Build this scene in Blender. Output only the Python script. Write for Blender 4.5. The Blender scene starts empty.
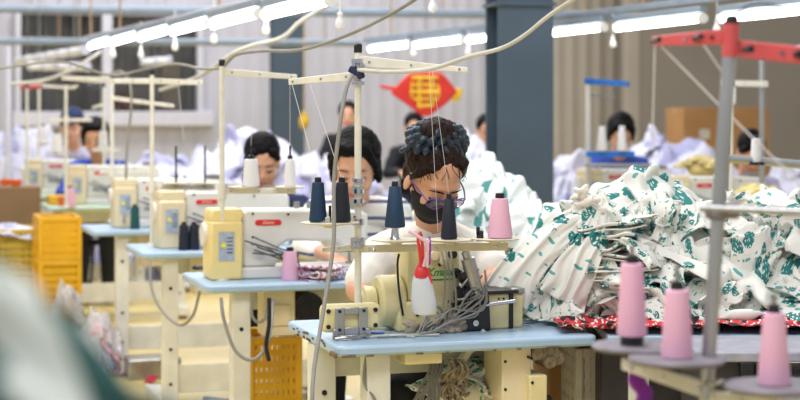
import bpy, bmesh, math, random
from mathutils import Vector, Matrix, noise, Euler
random.seed(7)
sc = bpy.context.scene
COL = sc.collection
PI = math.pi
FPX, HZ, H = 1683.0, 110.0, 1.42
A = math.radians(17.5)
CA, SA = math.cos(A), math.sin(A)
TZ = 0.77
def P(x, y, d): return Vector(((x-400)*d/FPX, d, H+(HZ-y)*d/FPX))
def dz(z, y): return (H-z)*FPX/(y-HZ)          # distance of a point at height z seen on row y

# ------------------------------------------------------------------ materials
def newmat(name):
    m = bpy.data.materials.new(name); m.use_nodes = True
    return m, m.node_tree, m.node_tree.nodes['Principled BSDF']
def lin(c):
    return tuple(((v/255)/12.92 if v/255 <= .04045 else ((v/255+.055)/1.055)**2.4) for v in c)+(1,)
def mat(name, c, rough=.5, metal=0, var=.08, scale=12, bump=0, bscale=80, alpha=None, trans=0, emis=0, sheen=0):
    m, nt, b = newmat(name)
    col = lin(c)
    N, L = nt.nodes, nt.links
    tc = N.new('ShaderNodeTexCoord')
    if var:
        nz = N.new('ShaderNodeTexNoise'); nz.inputs['Scale'].default_value = scale; nz.inputs['Detail'].default_value = 4
        L.new(tc.outputs['Object'], nz.inputs['Vector'])
        rp = N.new('ShaderNodeValToRGB')
        rp.color_ramp.elements[0].position = .3; rp.color_ramp.elements[1].position = .7
        rp.color_ramp.elements[0].color = tuple(v*(1-var*1.6) for v in col[:3])+(1,)
        rp.color_ramp.elements[1].color = tuple(min(1, v*(1+var)) for v in col[:3])+(1,)
        L.new(nz.outputs['Fac'], rp.inputs['Fac']); L.new(rp.outputs['Color'], b.inputs['Base Color'])
    else:
        b.inputs['Base Color'].default_value = col
    b.inputs['Roughness'].default_value = rough; b.inputs['Metallic'].default_value = metal
    if bump:
        n2 = N.new('ShaderNodeTexNoise'); n2.inputs['Scale'].default_value = bscale; n2.inputs['Detail'].default_value = 3
        L.new(tc.outputs['Object'], n2.inputs['Vector'])
        bp = N.new('ShaderNodeBump'); bp.inputs['Strength'].default_value = bump; bp.inputs['Distance'].default_value = .01
        L.new(n2.outputs['Fac'], bp.inputs['Height']); L.new(bp.outputs['Normal'], b.inputs['Normal'])
    if alpha is not None: b.inputs['Alpha'].default_value = alpha
    if trans: b.inputs['Transmission Weight'].default_value = trans
    if emis:
        b.inputs['Emission Color'].default_value = (1, .99, .98, 1); b.inputs['Emission Strength'].default_value = emis
    if sheen: b.inputs['Sheen Weight'].default_value = sheen
    return m
def band_mat(name, c1, c2, axis, freq, thr, rough=.8, bump=0):
    """flat colour c1 with regular bands c2 along an object axis (stripes of a knit, windings of a cone)"""
    m, nt, b = newmat(name); N, L = nt.nodes, nt.links
    tc = N.new('ShaderNodeTexCoord'); sp = N.new('ShaderNodeSeparateXYZ'); L.new(tc.outputs['Object'], sp.inputs[0])
    nz = N.new('ShaderNodeTexNoise'); nz.inputs['Scale'].default_value = 6; L.new(tc.outputs['Object'], nz.inputs['Vector'])
    ad = N.new('ShaderNodeMath'); ad.operation = 'MULTIPLY_ADD'; L.new(nz.outputs['Fac'], ad.inputs[0]); ad.inputs[1].default_value = .02 if freq < 300 else 0; L.new(sp.outputs[axis], ad.inputs[2])
    mu = N.new('ShaderNodeMath'); mu.operation = 'MULTIPLY'; mu.inputs[1].default_value = freq; L.new(ad.outputs[0], mu.inputs[0])
    sn = N.new('ShaderNodeMath'); sn.operation = 'SINE'; L.new(mu.outputs[0], sn.inputs[0])
    gt = N.new('ShaderNodeMath'); gt.operation = 'GREATER_THAN'; gt.inputs[1].default_value = thr; L.new(sn.outputs[0], gt.inputs[0])
    mx = N.new('ShaderNodeMix'); mx.data_type = 'RGBA'; L.new(gt.outputs[0], mx.inputs['Factor'])
    mx.inputs['A'].default_value = lin(c1); mx.inputs['B'].default_value = lin(c2)
    L.new(mx.outputs['Result'], b.inputs['Base Color']); b.inputs['Roughness'].default_value = rough
    if bump:
        bp = N.new('ShaderNodeBump'); bp.inputs['Strength'].default_value = bump; bp.inputs['Distance'].default_value = .002
        L.new(sn.outputs[0], bp.inputs['Height']); L.new(bp.outputs['Normal'], b.inputs['Normal'])
    return m
def print_mat(name, base, leaf, leaf2, sc1=5.5, thr=.30, dots=True, thr2=.2):
    """white cotton printed with leaves (white dots in them) and thin sprigs; drawn in the cloth's own UV, in metres"""
    m, nt, b = newmat(name); N, L = nt.nodes, nt.links
    uv = N.new('ShaderNodeUVMap'); uv.uv_map = 'UVMap'
    def vor(scale, sx, sy, rot, out='Distance', rnd=.9):
        mp = N.new('ShaderNodeMapping'); mp.inputs['Scale'].default_value = (sx, sy, 1); mp.inputs['Rotation'].default_value = (0, 0, rot)
        L.new(uv.outputs['UV'], mp.inputs['Vector'])
        nz = N.new('ShaderNodeTexNoise'); nz.inputs['Scale'].default_value = 25; nz.inputs['Detail'].default_value = 2
        L.new(uv.outputs['UV'], nz.inputs['Vector'])
        mx = N.new('ShaderNodeMix'); mx.data_type = 'RGBA'; mx.blend_type = 'LINEAR_LIGHT'; mx.inputs['Factor'].default_value = .018
        L.new(mp.outputs['Vector'], mx.inputs['A']); L.new(nz.outputs['Color'], mx.inputs['B'])
        v = N.new('ShaderNodeTexVoronoi'); v.inputs['Scale'].default_value = scale; v.inputs['Randomness'].default_value = rnd
        L.new(mx.outputs['Result'], v.inputs['Vector']); return v.outputs[out]
    def cmp(src, op, t):
        n = N.new('ShaderNodeMath'); n.operation = op; n.inputs[1].default_value = t; L.new(src, n.inputs[0]); return n.outputs[0]
    def mul(a, c):
        n = N.new('ShaderNodeMath'); n.operation = 'MULTIPLY'; L.new(a, n.inputs[0]); L.new(c, n.inputs[1]); return n.outputs[0]
    big = cmp(vor(sc1, 1.9, .85, .6), 'LESS_THAN', thr)
    if dots:
        dt = cmp(vor(55, 1, 1, 0, rnd=.15), 'GREATER_THAN', .26); big = mul(big, dt)
    sm = cmp(vor(sc1*2.2, 2.6, .8, -.8), 'LESS_THAN', thr2)
    m1 = N.new('ShaderNodeMix'); m1.data_type = 'RGBA'; L.new(sm, m1.inputs['Factor'])
    m1.inputs['A'].default_value = lin(base); m1.inputs['B'].default_value = lin(leaf2)
    m2 = N.new('ShaderNodeMix'); m2.data_type = 'RGBA'; L.new(big, m2.inputs['Factor'])
    L.new(m1.outputs['Result'], m2.inputs['A']); m2.inputs['B'].default_value = lin(leaf)
    L.new(m2.outputs['Result'], b.inputs['Base Color']); b.inputs['Roughness'].default_value = .85
    return m

M = dict(
 cream=mat('cream_enamel', (224,209,174), .45, 0, .06, 8, .02),
 yel=mat('yellowed_plastic', (222,209,158), .4, 0, .06, 9),
 box2=mat('buttery_plastic', (236,214,146), .4, 0, .05, 9),
 white=mat('white_enamel', (226,224,218), .35, 0, .04, 6),
 offw=mat('painted_steel_leg', (222,219,206), .5, 0, .08, 10, .03),
 blue=mat('pale_blue_laminate', (164,190,214), .3, 0, .07, 5),
 green=mat('pale_green_laminate', (182,206,186), .4, 0, .05),
 edge=mat('worn_wood_edge', (120,96,70), .8, 0, .3, 60),
 steel=mat('zinc_steel', (170,168,165), .3, .9, .1, 30),
 chrome=mat('polished_clamp', (200,200,205), .15, 1, .1, 60),
 dstl=mat('dark_iron', (50,50,56), .45, .6, .2, 30),
 pole=mat('pole_enamel', (224,220,208), .4, 0, .06, 20),
 alu=mat('aluminium_tube', (176,178,180), .3, .8, .06, 10),
 black=mat('black_plastic', (24,25,30), .4, 0, .15),
 rubber=mat('black_rubber', (30,30,32), .8),
 grey=mat('grey_cable', (140,138,132), .55, 0, .1, 15),
 dgrey=mat('dark_grey_cable', (96,96,100), .55, 0, .1),
 lgrey=mat('pale_cable', (196,194,186), .5, 0, .08, 15),
 plate=mat('beige_spool_plate', (206,198,174), .5, 0, .08, 15),
 dplate=mat('dusty_grey_spool_plate', (126,120,128), .7, 0, .18, 25, .1),
 red=mat('red_plastic', (206,48,52), .4, 0, .06),
 redm=mat('red_powder_coat', (204,84,88), .35, 0, .08),
 bluep=mat('blue_plastic', (30,110,200), .4, 0, .06),
 skin=mat('skin', (216,162,130), .5, 0, .05, 20),
 lip=mat('lip', (190,110,100), .5, 0, .05),
 hair=mat('black_hair', (14,11,13), .5, 0, .4, 60),
 hairb=mat('brown_black_hair', (46,33,30), .55, 0, .4, 60, .2, 200),
 satin=mat('navy_satin', (34,50,66), .28, 0, .3, 30),
 maskm=mat('black_cloth_mask', (22,22,26), .8, 0, .2),
 purple=mat('purple_frame', (120,80,150), .3, 0, .2, 40),
 lens=mat('lens', (220,215,240), .05, 0, 0, trans=.9),
 tee=mat('white_cotton', (238,232,224), .85, 0, .03, 10, .15, 25),
 navy=mat('navy_cotton', (34,46,84), .85, 0, .15, 10, .15, 25),
 bsh=mat('blue_cotton', (44,74,170), .85, 0, .15),
 dk=mat('dark_trousers', (30,32,40), .9, 0, .2, 10),
 lilac=mat('lilac_cotton', (190,186,214), .85, 0, .1),
 wall=mat('lilac_grey_sheet_metal', (190,190,203), .45, 0, .04, 1.5),
 wallb=mat('beige_sheet_metal', (176,168,158), .5, 0, .04, 1.5),
 wallw=mat('warm_grey_panel', (146,138,130), .6, 0, .04, 1.2),
 winfr=mat('white_window_frame', (206,206,220), .4, 0, .03),
 curt=mat('brown_grey_blind', (150,138,126), .8, 0, .15, 3),
 tan=mat('tan_board', (176,150,122), .8, 0, .1),
 glass=mat('window_glass', (210,215,220), .05, 0, 0, trans=1.0),
 colm=mat('blue_grey_steel_column', (68,84,100), .5, .1, .1, 2.5),
 rail=mat('pale_blue_rail', (142,156,172), .4, .1, .08, 6),
 lamp=mat('fluorescent_tube', (255,255,255), .4, 0, 0, emis=7.0),
 dead=mat('unlit_tube', (246,246,252), .3, 0, .1, 30),
 bulb=mat('white_pull_knob', (236,236,238), .35, 0, .03),
 card=mat('cardboard', (168,126,80), .85, 0, .08, 4),
 cardd=mat('brown_board', (136,110,84), .85, 0, .08, 4),
 crate=mat('yellow_crate_plastic', (224,170,26), .4, 0, .08, 6),
 crateo=mat('olive_yellow_crate_plastic', (184,160,50), .5, 0, .1, 6),
 cratew=mat('grey_white_crate', (196,190,178), .5, 0, .06),
 orange=mat('orange_plastic', (236,110,40), .45, 0, .05),
 mag=mat('magenta_thread', (200,40,130), .6, 0, .05),
 lint=mat('lint_and_dust', (164,150,132), .95, 0, .3, 60, .6, 120),
 clear=mat('milky_plastic', (212,218,230), .3, 0, .02, alpha=.75),
 film=mat('clear_film', (228,224,222), .2, 0, .05, alpha=.4),
 pinkc=mat('pink_scraps', (220,150,170), .85, 0, .3, 30),
 yelc=mat('yellow_cloth', (222,204,140), .85, 0, .15, 12),
 redc=mat('dark_red_cloth', (170,40,62), .85, 0, .2, 12),
 label=mat('grey_label', (168,178,196), .5, 0, .12, 60),
 ldot=mat('yellow_sticker', (236,226,40), .5, 0, 0),
 badge=mat('red_badge', (214,40,44), .35, 0, 0),
 badget=mat('badge_lettering', (240,200,180), .4, 0, 0),
 gtext=mat('green_lettering', (30,140,70), .4, 0, 0),
 gold=mat('gold_paper', (240,190,40), .5, 0, .25, 14),
 festr=mat('festive_red_paper', (212,44,34), .6, 0, .1, 10),
 thread=mat('thin_thread', (215,212,214), .6, 0, 0),
 violet=mat('violet_ribbon', (140,40,170), .6, 0, .2),
 ribp=mat('pink_ribbon', (226,190,206), .6, 0, .1),
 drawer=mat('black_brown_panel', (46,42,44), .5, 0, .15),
 dtop=mat('scuffed_grey_top', (160,160,172), .5, 0, .12, 20),
 chip=mat('bare_chipped_edge', (104,86,70), .9, 0, .3, 60),
)
for hn in ('hair', 'hairb'):
    hm_ = M[hn]; nt_ = hm_.node_tree; b_ = nt_.nodes['Principled BSDF']; b_.inputs['Specular IOR Level'].default_value = .1; b_.inputs['Roughness'].default_value = .48
    tc_ = nt_.nodes.new('ShaderNodeTexCoord'); mp_ = nt_.nodes.new('ShaderNodeMapping'); mp_.inputs['Scale'].default_value = (1, 1, .12)
    nz_ = nt_.nodes.new('ShaderNodeTexNoise'); nz_.inputs['Scale'].default_value = 170; bp_ = nt_.nodes.new('ShaderNodeBump'); bp_.inputs['Strength'].default_value = .7; bp_.inputs['Distance'].default_value = .004
    nt_.links.new(tc_.outputs['Object'], mp_.inputs['Vector']); nt_.links.new(mp_.outputs['Vector'], nz_.inputs['Vector']); nt_.links.new(nz_.outputs['Fac'], bp_.inputs['Height']); nt_.links.new(bp_.outputs['Normal'], b_.inputs['Normal'])
M['cn_blue'] = band_mat('thread_blue', (20,56,90), (14,42,70), 2, 3600, .2, .65, .12)
M['cn_navy'] = band_mat('thread_navy', (20,28,46), (12,18,32), 2, 3600, .2, .65, .12)
M['cn_pink'] = band_mat('thread_pink', (236,186,212), (228,172,202), 2, 3600, .2, .65, .12)
M['cn_white'] = band_mat('thread_white', (240,240,244), (222,222,230), 2, 3600, .2, .65, .12)
M['cn_green'] = band_mat('thread_green', (22,86,84), (16,66,66), 2, 3600, .2, .65, .12)
M['stripe'] = band_mat('striped_knit', (232,228,222), (84,96,134), 2, 92, .80)
M['folds'] = band_mat('folded_stripes', (232,226,230), (186,110,150), 0, 260, .3)
M['print'] = print_mat('teal_leaf_print', (228,226,218), (38,124,122), (96,164,160), 7.6, .38, True, .24)
M['printl'] = print_mat('sparse_leaf_print', (222,226,224), (84,150,146), (150,186,188), 6, .33, False, .22)
M['lilp'] = print_mat('lilac_print', (216,216,232), (176,176,212), (204,194,218), 4, .4, False, .25)
M['redp'] = print_mat('red_check_cloth', (196,40,48), (34,24,30), (226,210,206), 16, .40, False, .36)
# floor
def floor_mat():
    m, nt, b = newmat('yellow_epoxy_floor'); N, L = nt.nodes, nt.links
    tc = N.new('ShaderNodeTexCoord'); nz = N.new('ShaderNodeTexNoise'); nz.inputs['Scale'].default_value = 1.3; nz.inputs['Detail'].default_value = 6
    L.new(tc.outputs['Object'], nz.inputs['Vector'])
    rp = N.new('ShaderNodeValToRGB'); rp.color_ramp.elements[0].position = .3; rp.color_ramp.elements[1].position = .7
    rp.color_ramp.elements[0].color = lin((206,180,104)); rp.color_ramp.elements[1].color = lin((232,210,142))
    L.new(nz.outputs['Fac'], rp.inputs['Fac']); L.new(rp.outputs['Color'], b.inputs['Base Color'])
    b.inputs['Roughness'].default_value = .32
    return m
M['floor'] = floor_mat()

# ------------------------------------------------------------------ mesh building
class MB:
    def __init__(s): s.v = []; s.f = []; s.uv = {}
    def add(s, vs, fs):
        n = len(s.v); s.v += [Vector(v) for v in vs]; s.f += [tuple(i+n for i in f) for f in fs]; return s
    def box(s, c, size, rot=None):
        x, y, z = (k/2 for k in size)
        vs = [Vector((a*x, b*y, g*z)) for a in (-1, 1) for b in (-1, 1) for g in (-1, 1)]
        if rot is not None:
            R = rot if isinstance(rot, Matrix) else Euler(rot).to_matrix()
            vs = [R @ v for v in vs]
        c = Vector(c)
        return s.add([v+c for v in vs], [(0,1,3,2),(4,6,7,5),(0,4,5,1),(2,3,7,6),(0,2,6,4),(1,5,7,3)])
    def bx(s, x0, x1, y0, y1, z0, z1): return s.box(((x0+x1)/2, (y0+y1)/2, (z0+z1)/2), (x1-x0, y1-y0, z1-z0))
    def ring_tube(s, pts, rs, n=10, cap=True):
        pts = [Vector(p) for p in pts]
        if not hasattr(rs, '__len__'): rs = [rs]*len(pts)
        vs = []; up = None
        for i, p in enumerate(pts):
            t = (pts[min(i+1, len(pts)-1)]-pts[max(i-1, 0)]).normalized()
            if up is None:
                up = Vector((0, 0, 1)) if abs(t.z) < .9 else Vector((1, 0, 0))
            a = t.cross(up).normalized(); b = a.cross(t).normalized(); up = b
            for k in range(n):
                th = 2*PI*k/n; vs.append(p+(a*math.cos(th)+b*math.sin(th))*rs[i])
        fs = [(i*n+k, i*n+(k+1) % n, (i+1)*n+(k+1) % n, (i+1)*n+k) for i in range(len(pts)-1) for k in range(n)]
        if cap:
            fs.append(tuple(reversed(range(n)))); fs.append(tuple((len(pts)-1)*n+k for k in range(n)))
        return s.add(vs, fs)
    def cyl(s, a, b, r, n=16, r2=None): return s.ring_tube([a, b], [r, r if r2 is None else r2], n)
    def curve(s, pts, r, n=7, sub=6):
        pts = [Vector(p) for p in pts]; out = []
        for i in range(len(pts)-1):
            p0 = pts[max(i-1, 0)]; p1 = pts[i]; p2 = pts[i+1]; p3 = pts[min(i+2, len(pts)-1)]
            for k in range(sub):
                t = k/sub
                out.append(.5*((2*p1)+(p2-p0)*t+(2*p0-5*p1+4*p2-p3)*t*t+(3*p1-p0-3*p2+p3)*t**3))
        out.append(pts[-1])
        return s.ring_tube(out, r, n)
    def ell(s, c, r, R=None, nu=14, nv=10):
        c = Vector(c); vs = []
        def tr(v):
            v = Vector((v[0]*r[0], v[1]*r[1], v[2]*r[2]))
            return c+(R @ v if R is not None else v)
        vs.append(tr((0, 0, -1)))
        for j in range(1, nv):
            ph = -PI/2+PI*j/nv
            for i in range(nu):
                th = 2*PI*i/nu; vs.append(tr((math.cos(ph)*math.cos(th), math.cos(ph)*math.sin(th), math.sin(ph))))
        vs.append(tr((0, 0, 1))); fs = []
        for i in range(nu):
            fs.append((0, 1+(i+1) % nu, 1+i)); fs.append((len(vs)-1, 1+(nv-2)*nu+i, 1+(nv-2)*nu+(i+1) % nu))
            for j in range(nv-2):
                a = 1+j*nu+i; b = 1+j*nu+(i+1) % nu; fs.append((a, b, b+nu, a+nu))
        return s.add(vs, fs)
    def limb(s, a, ra, b, rb):
        a = Vector(a); b = Vector(b); d = b-a; L = d.length
        if L < 1e-6: return s.ell(a, (ra, ra, ra))
        t = d/L; pts = []; rs = []
        for k in range(5):
            th = PI/2*k/4; pts.append(a-t*ra*math.cos(th)); rs.append(max(ra*math.sin(th), ra*.08))
        for k in range(5):
            th = PI/2*k/4; pts.append(b+t*rb*math.sin(th)); rs.append(max(rb*math.cos(th), rb*.08))
        return s.ring_tube(pts, rs, 12)
    def lathe(s, prof, c=(0, 0, 0), n=24, R=None):
        c = Vector(c); vs = []
        for (r, z) in prof:
            for k in range(n):
                th = 2*PI*k/n; v = Vector((r*math.cos(th), r*math.sin(th), z)); vs.append(c+(R @ v if R is not None else v))
        m = len(prof)
        fs = [(i*n+k, i*n+(k+1) % n, (i+1)*n+(k+1) % n, (i+1)*n+k) for i in range(m-1) for k in range(n)]
        fs.append(tuple(reversed(range(n)))); fs.append(tuple((m-1)*n+k for k in range(n)))
        return s.add(vs, fs)
    def prism(s, out, t0, t1, plane='xz'):
        n = len(out)
        def mk(p, t): return {'xz': (p[0], t, p[1]), 'xy': (p[0], p[1], t), 'yz': (t, p[0], p[1])}[plane]
        vs = [mk(p, t0) for p in out]+[mk(p, t1) for p in out]
        return s.add(vs, [tuple(range(n)), tuple(reversed(range(n, 2*n)))]+[(i, i+n, (i+1) % n+n, (i+1) % n) for i in range(n)])
    def xf(s, Mx):
        s.v = [Mx @ v for v in s.v]; return s
    def mesh(s, name, mt, smooth=True):
        me = bpy.data.meshes.new(name); me.from_pydata([tuple(v) for v in s.v], [], s.f)
        bm = bmesh.new(); bm.from_mesh(me); bmesh.ops.recalc_face_normals(bm, faces=bm.faces); bm.to_mesh(me); bm.free()
        me.materials.append(mt)
        if smooth:
            me.polygons.foreach_set('use_smooth', [True]*len(me.polygons))
            try: me.set_sharp_from_angle(angle=math.radians(38))
            except Exception: pass
        return me
    def build(s, name, mt, parent=None, bevel=0, loc=None, rotz=None):
        o = bpy.data.objects.new(name, s.mesh(name, M[mt] if isinstance(mt, str) else mt)); COL.objects.link(o)
        if parent is not None: o.parent = parent
        if loc is not None: o.location = loc
        if rotz is not None: o.rotation_euler.z = rotz
        if bevel:
            b = o.modifiers.new('bevel', 'BEVEL'); b.width = bevel; b.segments = 2; b.limit_method = 'ANGLE'; b.angle_limit = math.radians(40)
        return o
def each(mb, name, mt, parent, bevel=0):
    par = list(range(len(mb.v)))
    def fd(i):
        while par[i] != i: par[i] = par[par[i]]; i = par[i]
        return i
    for f in mb.f:
        for q in f[1:]: par[fd(q)] = fd(f[0])
    gr = {}
    for f in mb.f: gr.setdefault(fd(f[0]), []).append(f)
    for fs in gr.values():
        ids = sorted({i for f in fs for i in f}); mp = {v: k for k, v in enumerate(ids)}
        MB().add([mb.v[i] for i in ids], [tuple(mp[i] for i in f) for f in fs]).build(name, mt, parent, bevel)
def tag(o, label=None, cat=None, group=None, kind=None):
    if label: o['label'] = label
    if cat: o['category'] = cat
    if group: o['group'] = group
    if kind: o['kind'] = kind
    return o
def thing(name, label, cat, loc=(0,0,0), rotz=0, group=None):
    o = bpy.data.objects.new(name, None); COL.objects.link(o); o.location = loc; o.rotation_euler = (0, 0, rotz); o.empty_display_size = .1
    return tag(o, label, cat, group)
def dup(o, loc=None, rotz=None, label=None, group=None):
    def cp(x, par):
        c = x.copy(); COL.objects.link(c)
        if par is not None: c.parent = par
        for ch in list(x.children): cp(ch, c)
        return c
    r = cp(o, None)
    if loc is not None: r.location = loc
    if rotz is not None: r.rotation_euler.z = rotz
    if label: r['label'] = label
    if group: r['group'] = group
    return r
def struct(o): o['kind'] = 'structure'; return o
def remeshed(name, mb, mt, parent, voxel, smooth=4, warp=0, wscale=12):
    """turn overlapping closed forms into one continuous skin"""
    t = bpy.data.objects.new('t', mb.mesh('t', M[mt] if isinstance(mt, str) else mt)); COL.objects.link(t)
    r = t.modifiers.new('r', 'REMESH'); r.mode = 'VOXEL'; r.voxel_size = voxel; r.use_smooth_shade = True
    s = t.modifiers.new('s', 'SMOOTH'); s.iterations = smooth; s.factor = .5
    bpy.context.view_layer.update()
    dg = bpy.context.evaluated_depsgraph_get()
    me = bpy.data.meshes.new_from_object(t.evaluated_get(dg)); me.name = name
    bpy.data.objects.remove(t)
    if warp:
        me.update()
        ns = [v.normal.copy() for v in me.vertices]
        for v, n in zip(me.vertices, ns):
            q = v.co*wscale; q = Vector((q.x, q.y, q.z*.55))
            v.co += n*warp*(1-2*abs(noise.noise(q)))*.6+n*warp*.4*noise.noise(q*2.3)
    me.materials.clear(); me.materials.append(M[mt] if isinstance(mt, str) else mt)
    me.polygons.foreach_set('use_smooth', [True]*len(me.polygons))
    o = bpy.data.objects.new(name, me); COL.objects.link(o)
    if parent is not None: o.parent = parent
    return o
def text_mesh(name, body, size, mt, parent, Mx, depth=.0006, shear=0):
    cu = bpy.data.curves.new(name, 'FONT'); cu.body = body; cu.size = size; cu.extrude = depth; cu.align_x = 'CENTER'; cu.align_y = 'CENTER'; cu.shear = shear
    cu.offset = size*.012
    t = bpy.data.objects.new('t', cu); COL.objects.link(t); bpy.context.view_layer.update()
    me = bpy.data.meshes.new_from_object(t.evaluated_get(bpy.context.evaluated_depsgraph_get())); bpy.data.objects.remove(t)
    me.transform(Mx); me.materials.clear(); me.materials.append(M[mt]); me.name = name
    o = bpy.data.objects.new(name, me); COL.objects.link(o); o.parent = parent
    return o
FRONT = Matrix.Rotation(PI/2, 4, 'X')     # text standing up, read from -Y

# ------------------------------------------------------------------ camera, world, lights
cam = bpy.data.cameras.new('camera'); co = bpy.data.objects.new('camera', cam); COL.objects.link(co); sc.camera = co
co.location = (0, 0, H); co.rotation_euler = (PI/2, 0, 0)
cam.sensor_width = 36; cam.lens = 36*FPX/800; cam.shift_y = -(200-HZ)/800; cam.clip_start = .05; cam.clip_end = 100
cam.dof.use_dof = True; cam.dof.focus_distance = 4.85; cam.dof.aperture_fstop = 3.3
w = bpy.data.worlds.new('world'); sc.world = w; w.use_nodes = True
w.node_tree.nodes['Background'].inputs[0].default_value = (.93, .96, 1, 1); w.node_tree.nodes['Background'].inputs[1].default_value = .42
sc.view_settings.view_transform = 'Standard'; sc.view_settings.look = 'None'; sc.view_settings.exposure = 0.46; sc.view_settings.gamma = 1
def area(name, loc, size, power, rot=(0,0,0), col=(1,1,1)):
    l = bpy.data.lights.new(name, 'AREA'); l.shape = 'RECTANGLE'; l.size, l.size_y = size; l.energy = power; l.color = col
    o = bpy.data.objects.new(name, l); COL.objects.link(o); o.location = loc; o.rotation_euler = rot
for i, y in enumerate((1.5, 7, 13, 19)):
    area('overhead_fill', (-1.5, y, 5.2), (6, 1.6), 205, (0, 0, A), (1, .99, .97))  # added area lights for soft overhead fill

# ------------------------------------------------------------------ the setting
struct(MB().bx(-16, 16, -3, 32, -.1, 0).build('floor', 'floor'))
WY = 22.0
def ws(px, off=0): 
    k = (px-400)/FPX; return (WY+off)*k/(CA-SA*k)
def wz(px, y): return H+(HZ-y)*(WY+SA*ws(px))/FPX
def corr(name, s0, s1, z0, z1, mt, pitch=.2, dep=.012, yy=0):
    mb = MB(); pts = []; s = s0
    while s < s1:
        for a, b in ((0, 0), (.55, 0), (.65, -dep), (.9, -dep)):
            if s+a*pitch < s1: pts.append((s+a*pitch, b+yy))
        s += pitch
    pts.append((s1, yy)); n = len(pts)
    vs = [(x, y, z) for z in (z0, z1) for x, y in pts]+[(x, .1+yy, z) for z in (z0, z1) for x, y in pts]
    fs = [(i, i+1, n+i+1, n+i) for i in range(n-1)]+[(2*n+i, 3*n+i, 3*n+i+1, 2*n+i+1) for i in range(n-1)]
    fs += [(i, 2*n+i, 2*n+i+1, i+1) for i in range(n-1)]+[(n+i, n+i+1, 3*n+i+1, 3*n+i) for i in range(n-1)]
    fs += [(0, n, 3*n, 2*n), (n-1, 3*n-1, 4*n-1, 2*n-1)]
    return mb.add(vs, fs)
wl, wr = ws(16), ws(200)
zb, zt = wz(100, 113), wz(100, 12)
W = MB()
for a in ((-11, wl, 0, 5.2), (wr, ws(520), 0, 5.2), (wl, wr, 0, zb), (wl, wr, zt, 5.2)):
    m_ = corr('w', *a, 'wall'); W.add(m_.v, m_.f)
struct(W.build('wall_back', 'wall', None, 0, (0, WY, 0), A))
o = MB().bx(ws(626, -.5), 11, -.62, -.5, 0, 5.2).build('wall_right', 'wallw', None, 0, (0, WY, 0), A); struct(o)
tr = MB().bx(ws(617, -.5)-.06, ws(626, -.5)-.003, -.6, -.45, 0, 5.2).build('trim_1', 'wallb', None, .01, (0, WY, 0), A); struct(tr)
wm_ = corr('w', ws(520), 11, 0, 5.2, 'wallb'); struct(wm_.build('wall_middle', 'wallb', None, 0, (0, WY, 0), A))
# window
win = MB(); fw = .05
win.bx(wl-.02, wl+fw, -.12, .04, zb-.04, zt).bx(wr-fw, wr+.02, -.12, .04, zb-.04, zt).bx(wl, wr, -.12, .04, zt-.04, zt).bx(wl-.05, wr+.15, -.16, .04, zb-.16, zb+.02)
win.bx(ws(101), ws(111), -.13, .04, zb, zt)
wo = struct(win.build('window_1', 'winfr', None, .01, (0, WY, 0), A))
MB().bx(wl, wr, .0, .01, zb, zt).build('window_pane', 'glass', wo)
corr('b', wl, wr, zb, zt, 'curt', .1, .03, .12).build('window_blind', 'curt', wo)
MB().bx(ws(163), ws(180), .05, .08, zb, zt-.6).build('board_behind_pane', 'tan', wo)
# steel columns (H sections)
def column(px0, px1, d, label):
    x0, x1 = P(px0, 0, d).x, P(px1, 0, d).x; w_ = (x1-x0)
    c = thing('steel_column', label, 'column', ((x0+x1)/2, d, 0), A*.6)
    MB().bx(-w_/2, w_/2, -.17, -.145, 0, 5).bx(-w_/2, w_/2, .145, .17, 0, 5).bx(-.012, .012, -.145, .145, 0, 5).build('column_shaft', 'colm', c, .003)
    MB().bx(-w_/2-.06, w_/2+.06, -.23, .23, 0, .025).build('base_plate', 'colm', c)
    if w_ > .3 and d < 15:
        m_ = MB()
        for z in (2.05,): m_.bx(-w_/2-.015, w_/2+.015, -.19, .19, z, z+.02)
        m_.build('splice_plate', 'colm', c)
    return c
column(491, 547, 10.3, 'wide blue-grey steel column rising behind the masked worker')
column(271, 303, 20, 'narrow far blue-grey steel column behind the worker in navy')
# rails and pipes overhead
def bar_thing(name, label, cat, a, b, r, mt, square=False, rods=()):
    a, b = Vector(a), Vector(b); m_ = (a+b)/2
    o = thing(name, label, cat, m_)
    q = MB()
    if square:
        d = (b-a); L_ = d.length; R = d.to_track_quat('X', 'Z').to_matrix(); q.box((0, 0, 0), (L_, r*1.6, r*1.6), R)
    else: q.cyl(a-m_, b-m_, r, 14)
    q.build('rail_bar' if square else 'pipe', mt, o, .004 if square else 0)
    for t in rods:
        p = a.lerp(b, t)-m_; MB().cyl(p, p+Vector((0, 0, 3.3-m_.z)), .008, 8).build('hanger_rod', 'tan', o)
    return o
bar_thing('overhead_pipe', 'thick grey-green overhead pipe along the top of the photo, ending at the wide column', 'pipe', P(-25, 8, 14.5), P(490, 14, 16), .042, 'rail', rods=(.1, .5, .9))
bar_thing('overhead_pipe', 'lower pale blue overhead pipe crossing the dark window', 'pipe', P(-25, 41, 17), P(360, 43, 19), .038, 'rail', rods=(.2, .25, .9))
bar_thing('overhead_pipe', 'pale blue overhead pipe to the right of the wide column', 'pipe', P(540, 14, 14), P(625, 17, 14.5), .04, 'rail', rods=(.5,))

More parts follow.
